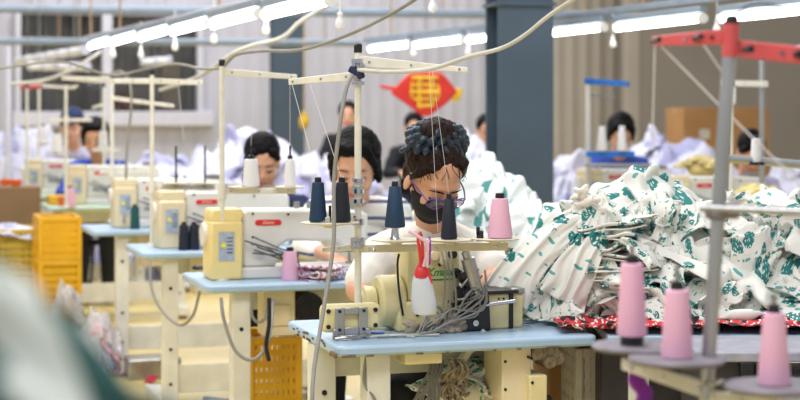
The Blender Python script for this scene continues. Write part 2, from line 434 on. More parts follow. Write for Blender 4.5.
# ------------------------------------------------------------------ lamps
U = Vector((-SA, CA, 0)); V = Vector((CA, SA, 0))
def lamp_proto(Ln):
    t = thing('fluorescent_lamp', 'x', 'lamp', (0, 0, 0), A, 'lit fluorescent lamps')
    MB().cyl((0, -Ln/2+.03, 0), (0, Ln/2-.03, 0), .021, 14).build('tube', 'lamp', t)
    for s in (-1, 1): MB().cyl((0, s*(Ln/2-.03), 0), (0, s*(Ln/2), 0), .027, 14).build('end_cap', 'bulb', t)
    MB().bx(-.025, .025, -Ln/2, Ln/2, .03, .065).build('housing', 'rail', t, .004)
    return t
def row(K, cuts, zf, labs, far):
    proto = None
    for i, (a, b) in enumerate(cuts):
        da, db = K/(a+130), K/(b+130)
        pa = P(a, 0, da); pb = P(b, 0, db); m_ = (pa+pb)/2; z = zf(m_.y)
        L_ = (pa-pb).length*.955
        t = lamp_proto(L_); t.location = (m_.x, m_.y, z); t['label'] = labs[i]
        t.rotation_euler = (0, 0, math.atan2(-(pa-pb).x, (pa-pb).y))
        t['group'] = far
left = [(90,111), (112,137.5), (139,170), (171.5,210), (211.5,261), (264,334)]
row(2975, left, lambda d: 1.835+.0145*(d-6.4), ['farthest, smallest lit tube lamp of the left row, over the dark window',
 'second lit tube lamp from the far end of the left lamp row', 'third lit tube lamp from the far end of the left lamp row', 'fourth lit tube lamp from the far end of the left lamp row',
 'fifth lit tube lamp of the left row, above the nearer sewing tables', 'nearest lit tube lamp of the left row, cut by the photo\'s top'], 'lit lamps of the left row')
right = [(369,411.5), (414,465), (467,500), (508,541), (547,606), (614,706), (718,840)]
row(7300, right, lambda d: 1.885+.0105*(d-8), ['left end lit tube lamp of the right row, above the worker in stripes', 'lit tube lamp above the red festive ornament', 'lit tube lamp running in behind the left side of the wide column',
 'lit tube lamp mostly hidden behind the wide column', 'lit tube lamp just right of the wide column', 'long lit tube lamp between the wide column and the red stand', 'lit tube lamp behind the black cap of the red-armed stand'], 'lit lamps of the right row')
def rowp(K, px, z): return P(px, 0, K/(px+130))
a, b = rowp(7300, 365, 0), rowp(7300, 860, 0); a.z, b.z = 2.03, 1.985
bar_thing('lamp_rail', 'long grey-blue rail carrying the right row of lamps', 'rail', a, b, .022, 'rail', True, (.1, .5, .72, .95))
a, b = rowp(2975, 86, 0), rowp(2975, 345, 0); a.z, b.z = 2.015, 1.905
bar_thing('lamp_rail', 'thin pale rail carrying the left row of lamps', 'rail', a, b, .012, 'winfr', True, (.04, .25, .7))
def dead(label, pa, pb, n):
    m_ = (pa+pb)/2; t = thing('unlit_lamp', label, 'lamp', m_)
    MB().cyl(pa-m_, pb-m_, .035, 12).build('tube', 'dead', t)
    for i in range(n+1):
        c = (pa-m_).lerp(pb-m_, i/n); d = (pb-pa).normalized()
        MB().cyl(c-d*.02, c+d*.02, .042, 12).build('joint_ring', 'winfr', t)
    for s in (.15, .85):
        c = (pa-m_).lerp(pb-m_, s); MB().cyl(c, c+Vector((0, 0, 1.2)), .004, 6).build('hanging_wire', 'grey', t)
dead('upper sloping one of two unlit tube lamps before the dark window', P(18, 61, 15), P(85, 50, 13.8), 6)
dead('lower level unlit grey tube lamp in front of the dark window', P(31, 66, 14.5), P(87, 67, 14.3), 4)
dead('short unlit tube lamp in front of the right half of the dark window', P(143, 62, 17), P(170, 60, 17), 2)
# pull knobs
kp = None
knobs = [(113,52,3.2,12.2,'farthest white pull knob under the left lamp row, by the window post'), (141,52,3.2,11.0,'white pull knob hanging at the second lamp joint of the left row'), (175,44,3.6,9.8,'white pull knob hanging at the third lamp joint of the left row'),
 (214,36,4,8.7,'white pull knob hanging at the fourth lamp joint of the left row'), (266,27,4.4,7.5,'white pull knob hanging in front of the top of the narrow column'), (340,20,5,6.3,'largest white pull knob, hanging at the top left of the tall thread stand'),
 (433,4,4.5,7,'white pull knob cut by the top edge of the photo, left of the wide column'), (413,51,3,13.4,'white pull knob under the joint left of the festive ornament'), (468,50,3,12.1,'white pull knob under the joint beside the wide column'),
 (613,41,3.5,9.8,'white pull knob below the lamp joint right of the wide column'), (717,26,4,8.6,'white pull knob right beside the red stand cap')]
for (x, y, h, d, lab) in knobs:
    p = P(x, y, d); s = d/FPX*h*1.05
    t = thing('lamp_pull_knob', lab, 'pull knob', p, 0, 'white pull knobs of the lamps')
    MB().lathe([(s*.25, s*1.6), (s*.55, s*1.2), (s*.45, s*.6), (s*.75, 0), (s*.95, -s*.8), (s*.8, -s*1.5), (s*.2, -s*1.9)][::-1]).build('knob', 'bulb', t)
    zc = 2.0-p.z if x < 400 and y < 60 else 1.99-p.z
    if x in (433, 340): zc = .6
    MB().cyl((0, 0, s*1.5), (0, 0, max(zc, s*3)), .004, 6).build('cord', 'bulb', t)

# ------------------------------------------------------------------ thread cones
def cone_thing(kind, label, loc, hgt=.125, rb=.028, rt=.018, group=None, rod=True):
    t = thing('thread_cone', label, 'thread cone', loc, 0, group)
    core = .014
    MB().lathe([(rb*.94, .0), (rb, .006), (rt*1.02, hgt-core-.002), (rt*.9, hgt-core)]).build('thread', 'cn_'+kind, t)
    MB().lathe([(rt*.55, hgt-core-.002), (rt*.62, hgt-core+.002), (rt*.55, hgt), (rt*.3, hgt+.001)], n=16).build('cone_core', 'black' if kind != 'blue' else 'dstl', t)
    return t

# ------------------------------------------------------------------ sewing tables
T1 = Vector((-.170, 4.616, 0)); T2 = Vector((-.713, 6.216, 0)); T3 = Vector((-1.173, 7.65, 0)); T4 = Vector((-1.654, 9.04, 0))
T5 = Vector((-2.36, 11.28, 0)); T6 = Vector((-2.86, 12.75, 0))
RT = Matrix.Rotation(A, 3, 'Z')
def tl(T, x, y, z=0): return T+RT @ Vector((x, y, z))
def table(T, Ln, label, top='blue', legs=((.15, .07), (-.15, .07)), Wd=.55, group='pale blue sewing tables'):
    t = thing('sewing_table', label, 'table', T, A, group)
    ol = []
    r = .035
    for (cx, cy, a0) in ((r, r, 180), (Ln-r, r, 270), (Ln-r, Wd-r, 0), (r, Wd-r, 90)):
        for k in range(5): a_ = math.radians(a0+k*22.5); ol.append((cx+r*math.cos(a_), cy+r*math.sin(a_)))
    MB().prism(ol, TZ-.03, TZ, 'xy').build('tabletop', top, t, .008)
    for i, (lx, ly) in enumerate(legs):
        x = lx if lx >= 0 else Ln+lx
        MB().bx(x-.034, x+.034, ly-.03, ly+.045, .06, TZ-.03).build('leg', 'offw', t, .004)
        if i < 2:
            MB().bx(x-.04, x+.04, -.12, Wd+.02, .02, .08).build('foot', 'offw', t, .006)
            for yy in (-.08, Wd-.03):
                MB().cyl((x, yy, 0), (x, yy, .022), .022, 12).build('leveling_pad', 'rubber', t)
            m_ = MB()
            for z in (.16, .32, .6): m_.cyl((x-.002, ly-.034, z), (x-.002, ly-.029, z), .008, 8)
            each(m_, 'bolt', 'dstl', t)
    x0 = legs[0][0]+.034; x1 = Ln+legs[1][0]-.034
    MB().bx(x0, x1, .08, .105, .11, .24).build('stretcher', 'offw', t, .003)
    MB().bx(x0, x1, .3, .32, TZ-.13, TZ-.03).build('under_rail', 'offw', t, .003)
    return t
t1 = table(T1, .782, 'nearest pale blue sewing table, in focus, with scratched edge, under the masked worker\'s machine', legs=((.035, .30), (-.1, .4), (.13, .07)), Wd=.61)
ch = MB()
rr = random.Random(3)
for k in range(16):
    y = rr.random()*.5+.02; ch.box((-.0005, y, TZ-.004-rr.random()*.02), (.003, .006+rr.random()*.02, .003+rr.random()*.005))
for k in range(9):
    x = rr.random()*.7+.03; ch.box((x, -.0005, TZ-.029), (.006+rr.random()*.02, .003, .003))
each(ch, 'chipped_edge', 'chip', t1)
MB().box((-.004, .035, TZ-.026), (.006, .06, .012)).box((.03, -.002, TZ-.028), (.04, .004, .006)).build('edge_wear', 'edge', t1)
# drive wheel, wires and panels below table one
MB().cyl((.11, .12, .55), (.16, .12, .55), .05, 20).cyl((.095, .12, .55), (.175, .12, .55), .02, 12).build('pulley', 'steel', t1)
MB().curve([(.1, .06, .74), (.09, .05, .66), (.12, .04, .6), (.1, .06, .5), (.14, .07, .4)], .005).curve([(.13, .06, .74), (.15, .05, .64), (.12, .05, .58), (.16, .06, .45)], .004).curve([(.12, .05, .56), (.22, .04, .52), (.3, .05, .4)], .008).build('drive_wiring', 'grey', t1)
MB().box((.155, .1, .62), (.02, .01, .2)).build('yellow_strap', 'crate', t1, .003)
MB().bx(.2, .31, .02, .14, TZ-.062, TZ-.03).build('cream_junction_box', 'yel', t1, .004)
sup = MB(); sup.box((.34, .2, .58), (.02, .03, .5), (0, .7, 0)); sup.build('diagonal_brace', 'offw', t1, .003)
# control box under the right half
cb = thing('motor_control_box', 'cream motor control box hanging under the right half of the nearest table', 'control box', tl(T1, .555, .1, .0), A)
MB().prism([(-.055, TZ-.031), (.035, TZ-.031), (.035, .57), (-.015, .55), (-.055, .59)], -.05, .1, 'xz').build('housing', 'cream', cb, .004)
MB().bx(.02, .075, -.075, .06, .56, .66).build('lower_cover', 'yel', cb, .005)
m_ = MB()
for x, z in ((-.045, .7), (-.045, .62), (.025, .71), (.028, .64), (.05, .575)): m_.cyl((x, -.052 if x < .02 else -.077, z), (x, -.047, z), .0045, 8)
each(m_, 'screw', 'dstl', cb)
MB().cyl((.09, -.04, .58), (.09, .01, .58), .016, 12).build('dial', 'dstl', cb)
MB().bx(.045, .13, -.03, .05, TZ-.075, TZ-.03).cyl((.1, -.04, TZ-.08), (.1, .05, TZ-.08), .02, 10).cyl((.13, -.02, TZ-.07), (.13, .05, TZ-.07), .025, 10).build('motor_mount', 'lint', cb, .004)

t2 = table(T2, 1.0, 'second pale blue sewing table from the camera, in front of the worker in stripes', legs=((.14, .07), (-.12, .07)))
t3 = table(T3, 1.05, 'third pale blue sewing table from the camera, with black thread cones on it', legs=((.14, .07), (-.12, .07)))
t4 = table(T4, 1.05, 'fourth pale blue sewing table from the camera, with a dark green thread cone on it', legs=((.17, .07), (-.12, .07)))
t5 = table(T5, 1.05, 'pale green sewing table left of the blue ones with orange tubs on it', 'green', group='pale green sewing tables')
t6 = table(T6, 1.05, 'farthest pale sewing table at the left, mostly behind crates', 'green', group='pale green sewing tables')
for (T, lx, lab) in ((T2, .30, 'cream control box under the second table'), (T3, .32, 'cream control box under the third table'), (T4, .34, 'cream control box under the fourth table')):
    c_ = thing('motor_control_box', lab, 'control box', tl(T, lx, .1, 0), A)
    MB().bx(-.06, .06, 0, .12, .56, TZ-.031).build('housing', 'cream', c_, .005)
    MB().bx(-.04, .04, -.008, 0, .6, .68).build('cover', 'cream', c_, .003)
    MB().cyl((.12, .02, .66), (.12, .16, .66), .06, 18).build('motor', 'dstl', c_)

# ------------------------------------------------------------------ lockstitch machines (seen from behind)
def lockstitch(label, loc, box='cream', grp='white lockstitch machines', rz=A):
    t = thing('sewing_machine', label, 'sewing machine', loc, rz, grp)
    MB().bx(.10, .62, 0, .16, .0, .045).build('bed', 'white', t, .008)
    prof = [(.12, .045), (.12, .25), (.135, .268), (.5, .262), (.60, .255), (.625, .235), (.625, .125), (.60, .10), (.52, .10), (.50, .135), (.30, .142), (.265, .12), (.255, .045)]
    MB().prism(prof, .015, .145, 'xz').build('arm', 'white', t, .012)
    each(MB().bx(.52, .60, .04, .13, .258, .285).cyl((.35, .08, .262), (.35, .08, .29), .012, 10).cyl((.40, .08, .262), (.40, .08, .283), .009, 10), 'thread_guide', 'steel', t)
    MB().cyl((.565, .08, .10), (.565, .08, .04), .006, 8).bx(.55, .58, .07, .09, .043, .052).build('needle_bar', 'steel', t)
    m = MB().bx(-.01, .115, -.02, .15, .0, .225).build('motor_box', box, t, .01)
    MB().prism([(-.005, .222), (.112, .222), (.118, .25), (.115, .27), (.0, .27), (-.008, .245)], -.01, .14, 'xz').build('motor_box_lid', box, t, .006)
    MB().bx(.02, .08, -.0235, -.0195, .075, .185).build('label_panel', 'label', m)
    MB().cyl((.038, -.0235, .135), (.038, -.0265, .135), .0095, 14).build('sticker', 'ldot', m)
    ln = MB()
    for k in range(5): ln.bx(.052, .074, -.0245, -.0235, .16-k*.014, .1635-k*.014)
    ln.build('label_lines', 'dstl', m)
    MB().cyl((-.010, .09, .17), (-.024, .09, .17), .045, 24).build('handwheel', 'black' if box == 'x' else 'white', t)
    bz = .215
    ol = [(.20+.007*math.cos(a_)-.0, bz+.011*math.sin(a_)) for a_ in [PI/2+PI*k/8 for k in range(9)]]
    ol = [(.180+.011*math.cos(PI/2+PI*k/8), bz+.011*math.sin(PI/2+PI*k/8)) for k in range(9)]+[(.262+.011*math.cos(-PI/2+PI*k/8), bz+.011*math.sin(-PI/2+PI*k/8)) for k in range(9)]
    b_ = MB().prism(ol, .011, .0155, 'xz').build('badge', 'badge', t)
    text_mesh('badge_lettering', 'Kmato', .017, 'badget', b_, Matrix.Translation((.221, .0105, bz)) @ FRONT, shear=.3)
    m_ = MB()
    for x, z in ((.16, .25), (.3, .245), (.45, .24), (.16, .16)): m_.cyl((x, .0155, z), (x, .011, z), .005, 8)
    each(m_, 'screw', 'dstl', t)
    w_ = MB()
    rr = random.Random(5)
    for k in range(6):
        a0 = .125+rr.random()*.05; w_.curve([(a0, -.005, .10+.02*k*.6), (a0+.08, -.03-.01*k, .13-rr.random()*.05), (a0+.16, -.02, .05+rr.random()*.05), (a0+.1+.1*rr.random(), .0, .01)], .0035, 6)
    w_.build('cable', 'dgrey', t)
    return t
s2 = lockstitch('white sewing machine with yellowed motor box on the second table, before the worker in stripes', tl(T2, .06, .20, TZ), 'box2')
s3 = dup(s2, tl(T3, .12, .21, TZ), A, 'white sewing machine with cream motor box on the third table, before the worker in navy')
s4 = dup(s2, tl(T4, .155, .21, TZ), A, 'white sewing machine with cream motor box on the fourth table')
for s in (s3, s4):
    for c in s.children:
        if c.name.startswith('motor_box'):
            c.data = c.data.copy(); c.data.materials[0] = M['cream']
s5 = dup(s3, tl(T5, .17, .24, TZ), A, 'cream sewing machine on the pale green table at the left')
s6 = dup(s3, tl(T6, .05, .2, TZ), A, 'farthest cream sewing machine at the left, past the pale green table')

# ------------------------------------------------------------------ overlock machine on table one
ov = thing('overlock_machine', 'cream overlock machine with green lettering on the nearest table', 'sewing machine', tl(T1, .17, .24, TZ), A)
# local x from 0 (motor knob) to ~.44
MB().bx(.075, .33, -.005, .14, .0, .09).build('machine_base', 'yel', ov, .01)
bd = MB().prism([(.11, .09), (.11, .235), (.122, .25), (.262, .25), (.27, .235), (.27, .09)], .0, .13, 'xz').build('body', 'yel', ov, .008)
text_mesh('green_lettering', 'Kmato', .034, 'gtext', bd, Matrix.Translation((.209, -.001, .172)) @ FRONT, .0015, shear=.4)
MB().bx(.165, .245, -.002, .002, .148, .153).build('lettering_underline', 'gtext', bd)
MB().bx(.12, .25, -.003, .003, .03, .10).build('cover_plate', 'cream', ov, .002)
m_ = MB()
for x, z in ((.135, .085), (.15, .085), (.135, .05), (.235, .085), (.235, .04), (.165, .04), (.155, .20), (.205, .195)): m_.cyl((x, -.008, z), (x, .002, z), .005, 10)
each(m_, 'screw', 'dstl', ov)
for x, z, r in ((.185, .222, .017), (.215, .203, .012), (.245, .225, .014)):
    MB().lathe([(r, 0), (r, .012), (r*.75, .02), (r*.3, .021)], (x, .002, z), 18, Matrix.Rotation(PI/2, 3, 'X')).build('tension_dial', 'cream' if r != .014 else 'black', ov)
MB().lathe([(.03, 0), (.07, .004), (.077, .012), (.077, .07), (.07, .078), (.02, .08)], (.028, .07, .085), 30, Matrix.Rotation(PI/2, 3, 'Y')).build('motor_housing', 'yel', ov, 0)
MB().lathe([(.03, 0), (.044, .004), (.046, .02), (.044, .036), (.03, .038)], (-.012, .07, .085), 28, Matrix.Rotation(PI/2, 3, 'Y')).build('handwheel', 'yel', ov)
MB().lathe([(.012, 0), (.03, .002), (.03, .01), (.012, .012)], (-.022, .07, .085), 20, Matrix.Rotation(PI/2, 3, 'Y')).build('wheel_hub', 'cream', ov)
m_ = MB()
for k in range(6):
    a_ = k*PI/3; m_.cyl((.095, .07+.05*math.cos(a_), .085+.05*math.sin(a_)), (.109, .07+.05*math.cos(a_), .085+.05*math.sin(a_)), .006, 8)
each(m_, 'motor_bolt', 'dstl', ov)
# dark mechanism
rr = random.Random(11); m_ = MB()
for k in range(34):
    x = .255+rr.random()*.06; z = .04+rr.random()*.13; y = -.005-rr.random()*.03
    if rr.random() < .5: m_.box((x, y, z), (.01+rr.random()*.025, .02, .01+rr.random()*.03), (0, rr.random()*2, 0))
    else: m_.cyl((x, y-.012, z), (x, y+.012, z), .006+rr.random()*.012, 10)
m_.build('looper_mechanism', 'dstl', ov, .0015)
m_ = MB()
for k in range(16):
    x = .255+rr.random()*.06; z = .06+rr.random()*.11; y = -.035-rr.random()*.015
    m_.cyl((x, y, z), (x+rr.random()*.03, y-.006, z+rr.random()*.04), .0035, 7)
m_.build('steel_linkage', 'steel', ov)
# air cylinder
MB().ring_tube([(.272, -.04, .235), (.279, -.04, .215), (.28, -.04, .214), (.305, -.04, .125), (.306, -.04, .12), (.31, -.04, .10)], [.012, .012, .021, .021, .012, .010], 16).build('air_cylinder', 'steel', ov)
MB().ring_tube([(.262, -.04, .25), (.272, -.04, .235)], .007, 10).cyl((.31, -.04, .10), (.318, -.04, .06), .006, 8).build('piston_rod', 'chrome', ov)
MB().prism([(.27, .0), (.265, .07), (.30, .115), (.345, .105), (.35, .0)], -.05, -.01, 'xz').build('black_guard', 'black', ov, .006)
MB().cyl((.30, -.056, .025), (.30, -.05, .025), .009, 12).build('guard_bolt', 'chrome', ov)
MB().bx(.335, .42, -.02, .1, .0, .105).build('right_housing', 'yel', ov, .006)
MB().bx(.325, .445, -.03, .12, .105, .115).bx(.418, .43, -.025, .1, .0, .105).build('black_trim', 'black', ov, .002)
MB().bx(.435, .47, .0, .1, .0, .1).build('end_cover', 'yel', ov, .004)
MB().bx(.43, .475, -.005, .105, .1, .118).build('end_cap', 'steel', ov, .004)
MB().cyl((.33, -.045, .075), (.425, -.05, .085), .0055, 10).build('steel_lever', 'chrome', ov)
m_ = MB()
for x, z in ((.385, .09), (.40, .09), (.345, .09)): m_.cyl((x, -.022, z), (x, -.018, z), .0035, 8)
each(m_, 'small_screw', 'dstl', ov)
w_ = MB()
rr = random.Random(21)
for k in range(8):
    x0 = .10+rr.random()*.06; x1 = .27+rr.random()*.08
    w_.curve([(x0, -.04-.05*rr.random(), .006), (x0+.05, -.05-.04*rr.random(), .03+.05*rr.random()), (.22, -.06, .02+.06*rr.random()), (x1, -.06-.01*k/6, .05+.07*rr.random()), (.31+.02*rr.random(), -.05, .09+.05*rr.random())], .0027, 6)
for k in range(3): w_.curve([(.205+k*.014, -.02, .24), (.208+k*.013, -.045, .17), (.2+k*.02, -.05, .08), (.17+.02*k, -.07, .01)], .0032, 6)
w_.curve([(-.02, -.12, .005), (.06, -.1, .005), (.14, -.11, .012), (.2, -.08, .03), (.3, -.07, .06), (.33, -.06, .10), (.33, -.05, .18)], .0035)
w_.build('air_hose', 'grey', ov)
w2 = MB()
for k in range(26):
    x = .085+rr.random()*.2; w2.ell((x, -.035-rr.random()*.03, .008+rr.random()*.028), (.013+.01*rr.random(), .012, .009), None, 8, 5)
remeshed('lint_clump', w2, 'lint', ov, .005, 1, .004, 60)
hk = MB().curve([(.078, -.01, .23), (.072, -.014, .2), (.076, -.014, .13), (.09, -.01, .05)], .0035); hk.build('side_hose', 'dstl', ov)

# bracket box at the left of table one
bb = thing('bobbin_winder_box', 'small cream box with grey bracket plate at the pole foot on the nearest table', 'box', tl(T1, -.005, .12, TZ), A)
MB().bx(.0, .175, .03, .075, .018, .098).build('box_body', 'yel', bb, .014)
# bracket plate with a hole (frame of four bars) and feet
MB().bx(.036, .062, .018, .026, .012, .09).bx(.105, .131, .018, .026, .012, .09).bx(.062, .105, .018, .026, .07, .09).bx(.062, .105, .018, .026, .012, .034).bx(.028, .045, .0175, .0255, .0, .03).bx(.122, .14, .0175, .0255, .0, .03).build('bracket_plate', 'alu', bb, .0025)
m_ = MB()
for x in (.018, .157):
    for z in (.036, .08): m_.cyl((x, .026, z), (x, .032, z), .0065, 12)
for x in (.048, .119):
    for z in (.028, .08): m_.cyl((x, .013, z), (x, .02, z), .0045, 10)
each(m_, 'screw', 'dstl', bb)
MB().curve([(.03, .0, .006), (.06, -.01, .01), (.09, .0, .006), (.12, .01, .012), (.14, .03, .01)], .005).curve([(.04, .02, .006), (.05, -.005, .012), (.07, .01, .006)], .005).build('dangling_chain', 'steel', bb)

# ------------------------------------------------------------------ thread stands
def stand(label, base, top=1.59, arms=(), bars=(), polem='pole', clamps=(), group=None, r=.0105):
    t = thing('thread_stand', label, 'thread stand', (base.x, base.y, TZ), 0, group)
    h = top-TZ
    MB().cyl((0, 0, 0), (0, 0, h), r, 14).build('pole', polem, t)
    MB().lathe([(r*2.6, 0), (r*2.6, .004), (r*1.6, .008), (r*1.4, .02)]).build('base_flange', polem, t)
    MB().lathe([(r*1.15, h-.002), (r*1.2, h+.02), (r*.9, h+.024)]).build('pole_cap', 'black', t)
    return t
def arm_on(t, name, a, b, w0, w1, mt, th=.008, holes=True):
    """flat tapering steel strip from a to b (world points)"""
    o = Vector(t.location); a, b = Vector(a)-o, Vector(b)-o; d = (b-a); L_ = d.length; d.normalize()
    n = Vector((-d.y, d.x, 0)).normalized()*th/2; up = Vector((0, 0, 1))
    vs = []
    for p, w_ in ((a, w0), (b, w1)):
        for s in (-1, 1):
            for q in (-1, 1): vs.append(p+up*(w_/2*q)+n*s)
    p = MB().add(vs, [(0,1,3,2),(4,6,7,5),(0,4,5,1),(2,3,7,6),(0,2,6,4),(1,5,7,3)]).build(name, mt, t, .002)
    if holes:
        m_ = MB()
        for k in (.12, .5, .93):
            c = a.lerp(b, k); m_.cyl(c-n*1.6, c+n*1.6, .004, 8)
        each(m_, 'rivet', 'chrome', p)
    return p
def plate_on(t, c, r, mt='plate'):
    c = Vector(c)-Vector(t.location)
    MB().lathe([(r*.2, -.014), (r*.25, -.008), (r*.97, -.001), (r, .002), (r*.93, .003), (.002, .0015)], c, 32).build('spool_plate', mt, t)
    MB().cyl(c, c+Vector((0, 0, .05)), .004, 8).build('spool_pin', 'dstl', t)
# stand one (in focus)
b1 = P(358, 331, 4.93); D1 = 4.93
st1 = stand('tall enamelled thread stand with chrome clamps on the nearest table, left of the masked worker', b1, 1.59)
arm_on(st1, 'top_arm', P(357, 61, 4.93), P(468, 70, 4.80), .034, .014, 'pole')
arm_on(st1, 'top_arm', P(355, 76, 4.93), P(289, 82, 5.05), .026, .018, 'pole')
for (y, hh, r) in ((61, .012, .019), (68, .012, .018), (76, .015, .018), (83, .01, .019), (180, .01, .02), (190, .02, .019), (201, .012, .02), (222, .018, .018), (243, .03, .022)):
    z = P(0, y, D1).z-TZ
    MB().cyl((0, 0, z-hh/2), (0, 0, z+hh/2), r, 16).build('clamp_ring', 'chrome', st1)
cb_ = MB()
for y in (65, 72, 187, 243): 
    z = P(0, y, D1).z-TZ; cb_.cyl((.012, -.03, z), (.012, .0, z), .007, 10).cyl((-.012, -.03, z), (-.012, .0, z), .006, 10)
each(cb_, 'clamp_bolt', 'chrome', st1)
MB().box((-.012, -.02, P(0, 71, D1).z-TZ), (.03, .03, .02), (0, .5, 0)).box((.008, -.022, P(0, 75, D1).z-TZ), (.022, .03, .022), (0, -.4, 0)).build('dark_knot', 'navy', st1, .004)
arm_on(st1, 'cross_arm', P(358, 216, 4.93), P(320, 222, 4.85), .026, .022, 'pole')
arm_on(st1, 'cross_arm', P(352, 249, 4.93), P(508, 246.5, 4.78), .022, .022, 'plate')
arm_on(st1, 'cross_arm', P(357, 247, 4.93), P(322, 250, 4.95), .018, .014, 'pole')
pl1 = [(330, 223, 4.87, .085), (396, 240, 4.85, .075), (450, 240, 4.81, .07), (495, 239, 4.78, .07)]
for (x, y, d, r) in pl1: plate_on(st1, P(x, y, d), r)
for (x, y, d, lab, kind, hh, rb, rt) in (
    (318, 222, 4.87, 'blue thread cone left of the grey hanging cable, on the upper plate', 'blue', .128, .026, .0165),
    (342, 221, 4.86, 'dark navy thread cone between the hanging cable and the tall pole', 'navy', .128, .026, .0165),
    (395, 226, 4.85, 'blue thread cone beside the masked worker\'s ear', 'blue', .132, .030, .0165),
    (449, 239, 4.81, 'navy thread cone in front of the masked worker\'s chin', 'navy', .128, .024, .014),
    (500, 239, 4.78, 'pink thread cone at the right end of the stand on the nearest table', 'pink', .126, .036, .022)):
    z0 = P(x, y, d)
    c = cone_thing(kind, lab, z0, hh, rb, rt)
    if y == 226:
        c.location.z = P(x, 239, d).z+.034
        st = MB().lathe([(.016, 0), (.012, .006), (.01, .028), (.02, .033)], P(x, 239, d)-st1.location, 12).build('cone_holder', 'chrome', st1)
    else:
        pl = {318: 223, 342: 223}.get(x, 240 if x == 449 else 239)
        c.location.z = P(x, pl, d).z+.004
MB().box(P(480, 236, 4.78)-st1.location, (.02, .015, .03)).box(P(478, 231, 4.78)-st1.location, (.01, .015, .025)).build('thread_tensioner', 'dstl', st1, .002)
MB().ell(P(374, 250, 4.8)-st1.location, (.006, .006, .006)).ell(P(436, 249, 4.8)-st1.location, (.005, .005, .005)).build('bolt_head', 'chrome', st1)

def simple_stand(label, px, ybase, arms, D=None, cones=(), barY=192, r=.0105, mt='pole', bar=None, top=1.59, armmt=None, group='enamelled thread stands of the left row'):
    d = D or dz(TZ, ybase); b = P(px, ybase, d); b.z = TZ
    s = stand(label, b, top, polem=mt, group=group, r=r)
    for (x0, y0, x1, y1, dd, w0, w1) in arms:
        arm_on(s, 'top_arm', P(x0, y0, d), P(x1, y1, d+dd), w0, w1, armmt or mt)
    if bar:
        x0, x1 = bar; arm_on(s, 'cross_arm', P(x0, barY, d), P(x1, barY, d+.03), .022, .022, mt)
        MB().cyl(P(px, barY, d)-s.location-Vector((0, 0, .03)), P(px, barY, d)-s.location+Vector((0, 0, .03)), r*1.7, 12).build('clamp_ring', mt, s)
    return s, d
st2, d2 = simple_stand('enamelled thread stand with two white thread cones, on the second table', 222, 280, ((224,72,297,77,-.1,.026,.018),), bar=(222, 296), barY=191)
for x, w_, lab in ((251, .030, 'wide white thread cone on the second table\'s stand'), (290, .021, 'slim white thread cone on the second table\'s stand')):
    plate_on(st2, P(x-(8 if x < 260 else 0), 187, d2), .06)
    c = cone_thing('white', lab, P(x, 187, d2)+Vector((0, 0, .003)), .118, w_*1.12, w_*.8)
    MB().cyl((0, 0, .11), (0, 0, .155), .004, 8).build('spindle_rod', 'dstl', c)
st3, d3 = simple_stand('enamelled thread stand with empty pins, on the third table', 152, 246, ((156,81,203,83,-.1,.028,.022), (156,81,110,81,0,.028,.022)), bar=(156, 215), barY=187)
MB().cyl(P(176,187,d3)-st3.location, P(176,146,d3)-st3.location, .005, 8).cyl(P(205,187,d3)-st3.location, P(205,146,d3)-st3.location, .005, 8).build('empty_pin', 'dstl', st3)
plate_on(st3, P(176, 183, d3), .07); plate_on(st3, P(205, 183, d3), .07)
st4, d4 = simple_stand('thread stand with two stacked arms on the fourth table, left of the empty-pin stand', 112, 222, ((112,80,62,78,.2,.03,.026), (112,98,174,106,-.1,.026,.02)), bar=(100, 150), barY=172)
st5, d5 = simple_stand('thread stand on the pale green table in front of the dark window', 66, 204, ((66,78,102,81,0,.03,.026), (66,88,78,86,0,.02,.02)), D=11.2, bar=(50, 92), barY=120)
st5b, _ = simple_stand('thinner thread stand behind the stand of the fourth table, at the window post', 104, 200, ((104,104,92,108,0,.026,.02),), D=12.2, bar=(92, 120), barY=150)
st6, _ = simple_stand('thread stand with red clamp arm at the far left', 27, 200, ((42,86,20,88,0,.03,.03),), D=12.9, armmt='redm')
st7, _ = simple_stand('thread stand with a short arm at the far left, right of the red clamp', 39, 198, ((30,84,44,86,0,.04,.03), (44,86,75,88,0,.026,.02)), D=13.2)

def on2(T, px, ly):
    k = (px-400)/FPX; lx = (k*(T.y+CA*ly)-T.x+SA*ly)/(CA-k*SA); v = tl(T, lx, ly); v.z = TZ; return v
# thread cones and items standing on tables
def on(T, px, y): # point on table top seen at px, y
    d = dz(TZ, y); v = P(px, y, d); v.z = TZ; return v
cone_thing('pink', 'pink thread cone standing on the second table beside the machine', on2(T2, 290, .12), .125, .034, .024)
cone_thing('navy', 'left of two black thread cones on the third table', on2(T3, 184, .10), .13, .027, .021)
cone_thing('navy', 'right of two black thread cones on the third table', on2(T3, 194, .10), .13, .027, .021)
cone_thing('pink', 'pale pink thread cone on the third table', on2(T3, 208, .10), .125, .032, .022)
cone_thing('green', 'dark green thread cone on the fourth table', on2(T4, 135, .09), .135, .028, .022)
for i, (px, y, lab) in enumerate(((62, 199, 'left orange tub on the pale green table'), (71, 199, 'right orange tub on the pale green table'))):
    v = on2(T5, px, .10)
    MB().lathe([(.022, 0), (.03, .06), (.032, .062), (.028, .064), (.02, .01)]).build('orange_tub', 'orange', None, 0, v)
    tag(bpy.context.scene.collection.objects[-1], lab, 'tub', 'orange tubs')
for px, y, d, k, lab in ((57, 152, 11.5, 'white', 'white thread cone behind the pale green table'), (43, 143, 12.6, 'white', 'white thread cone left of the navy cap at the far left'), (103, 148, 12.3, 'white', 'white thread cone beside the worker in blue'), (70, 181, 11.3, 'pink', 'magenta-pink thread cone on the pale green table')):
    v = P(px, y, d)
    if k == 'pink': v.z = TZ
    c = cone_thing(k, lab, v, .14, .036, .026)
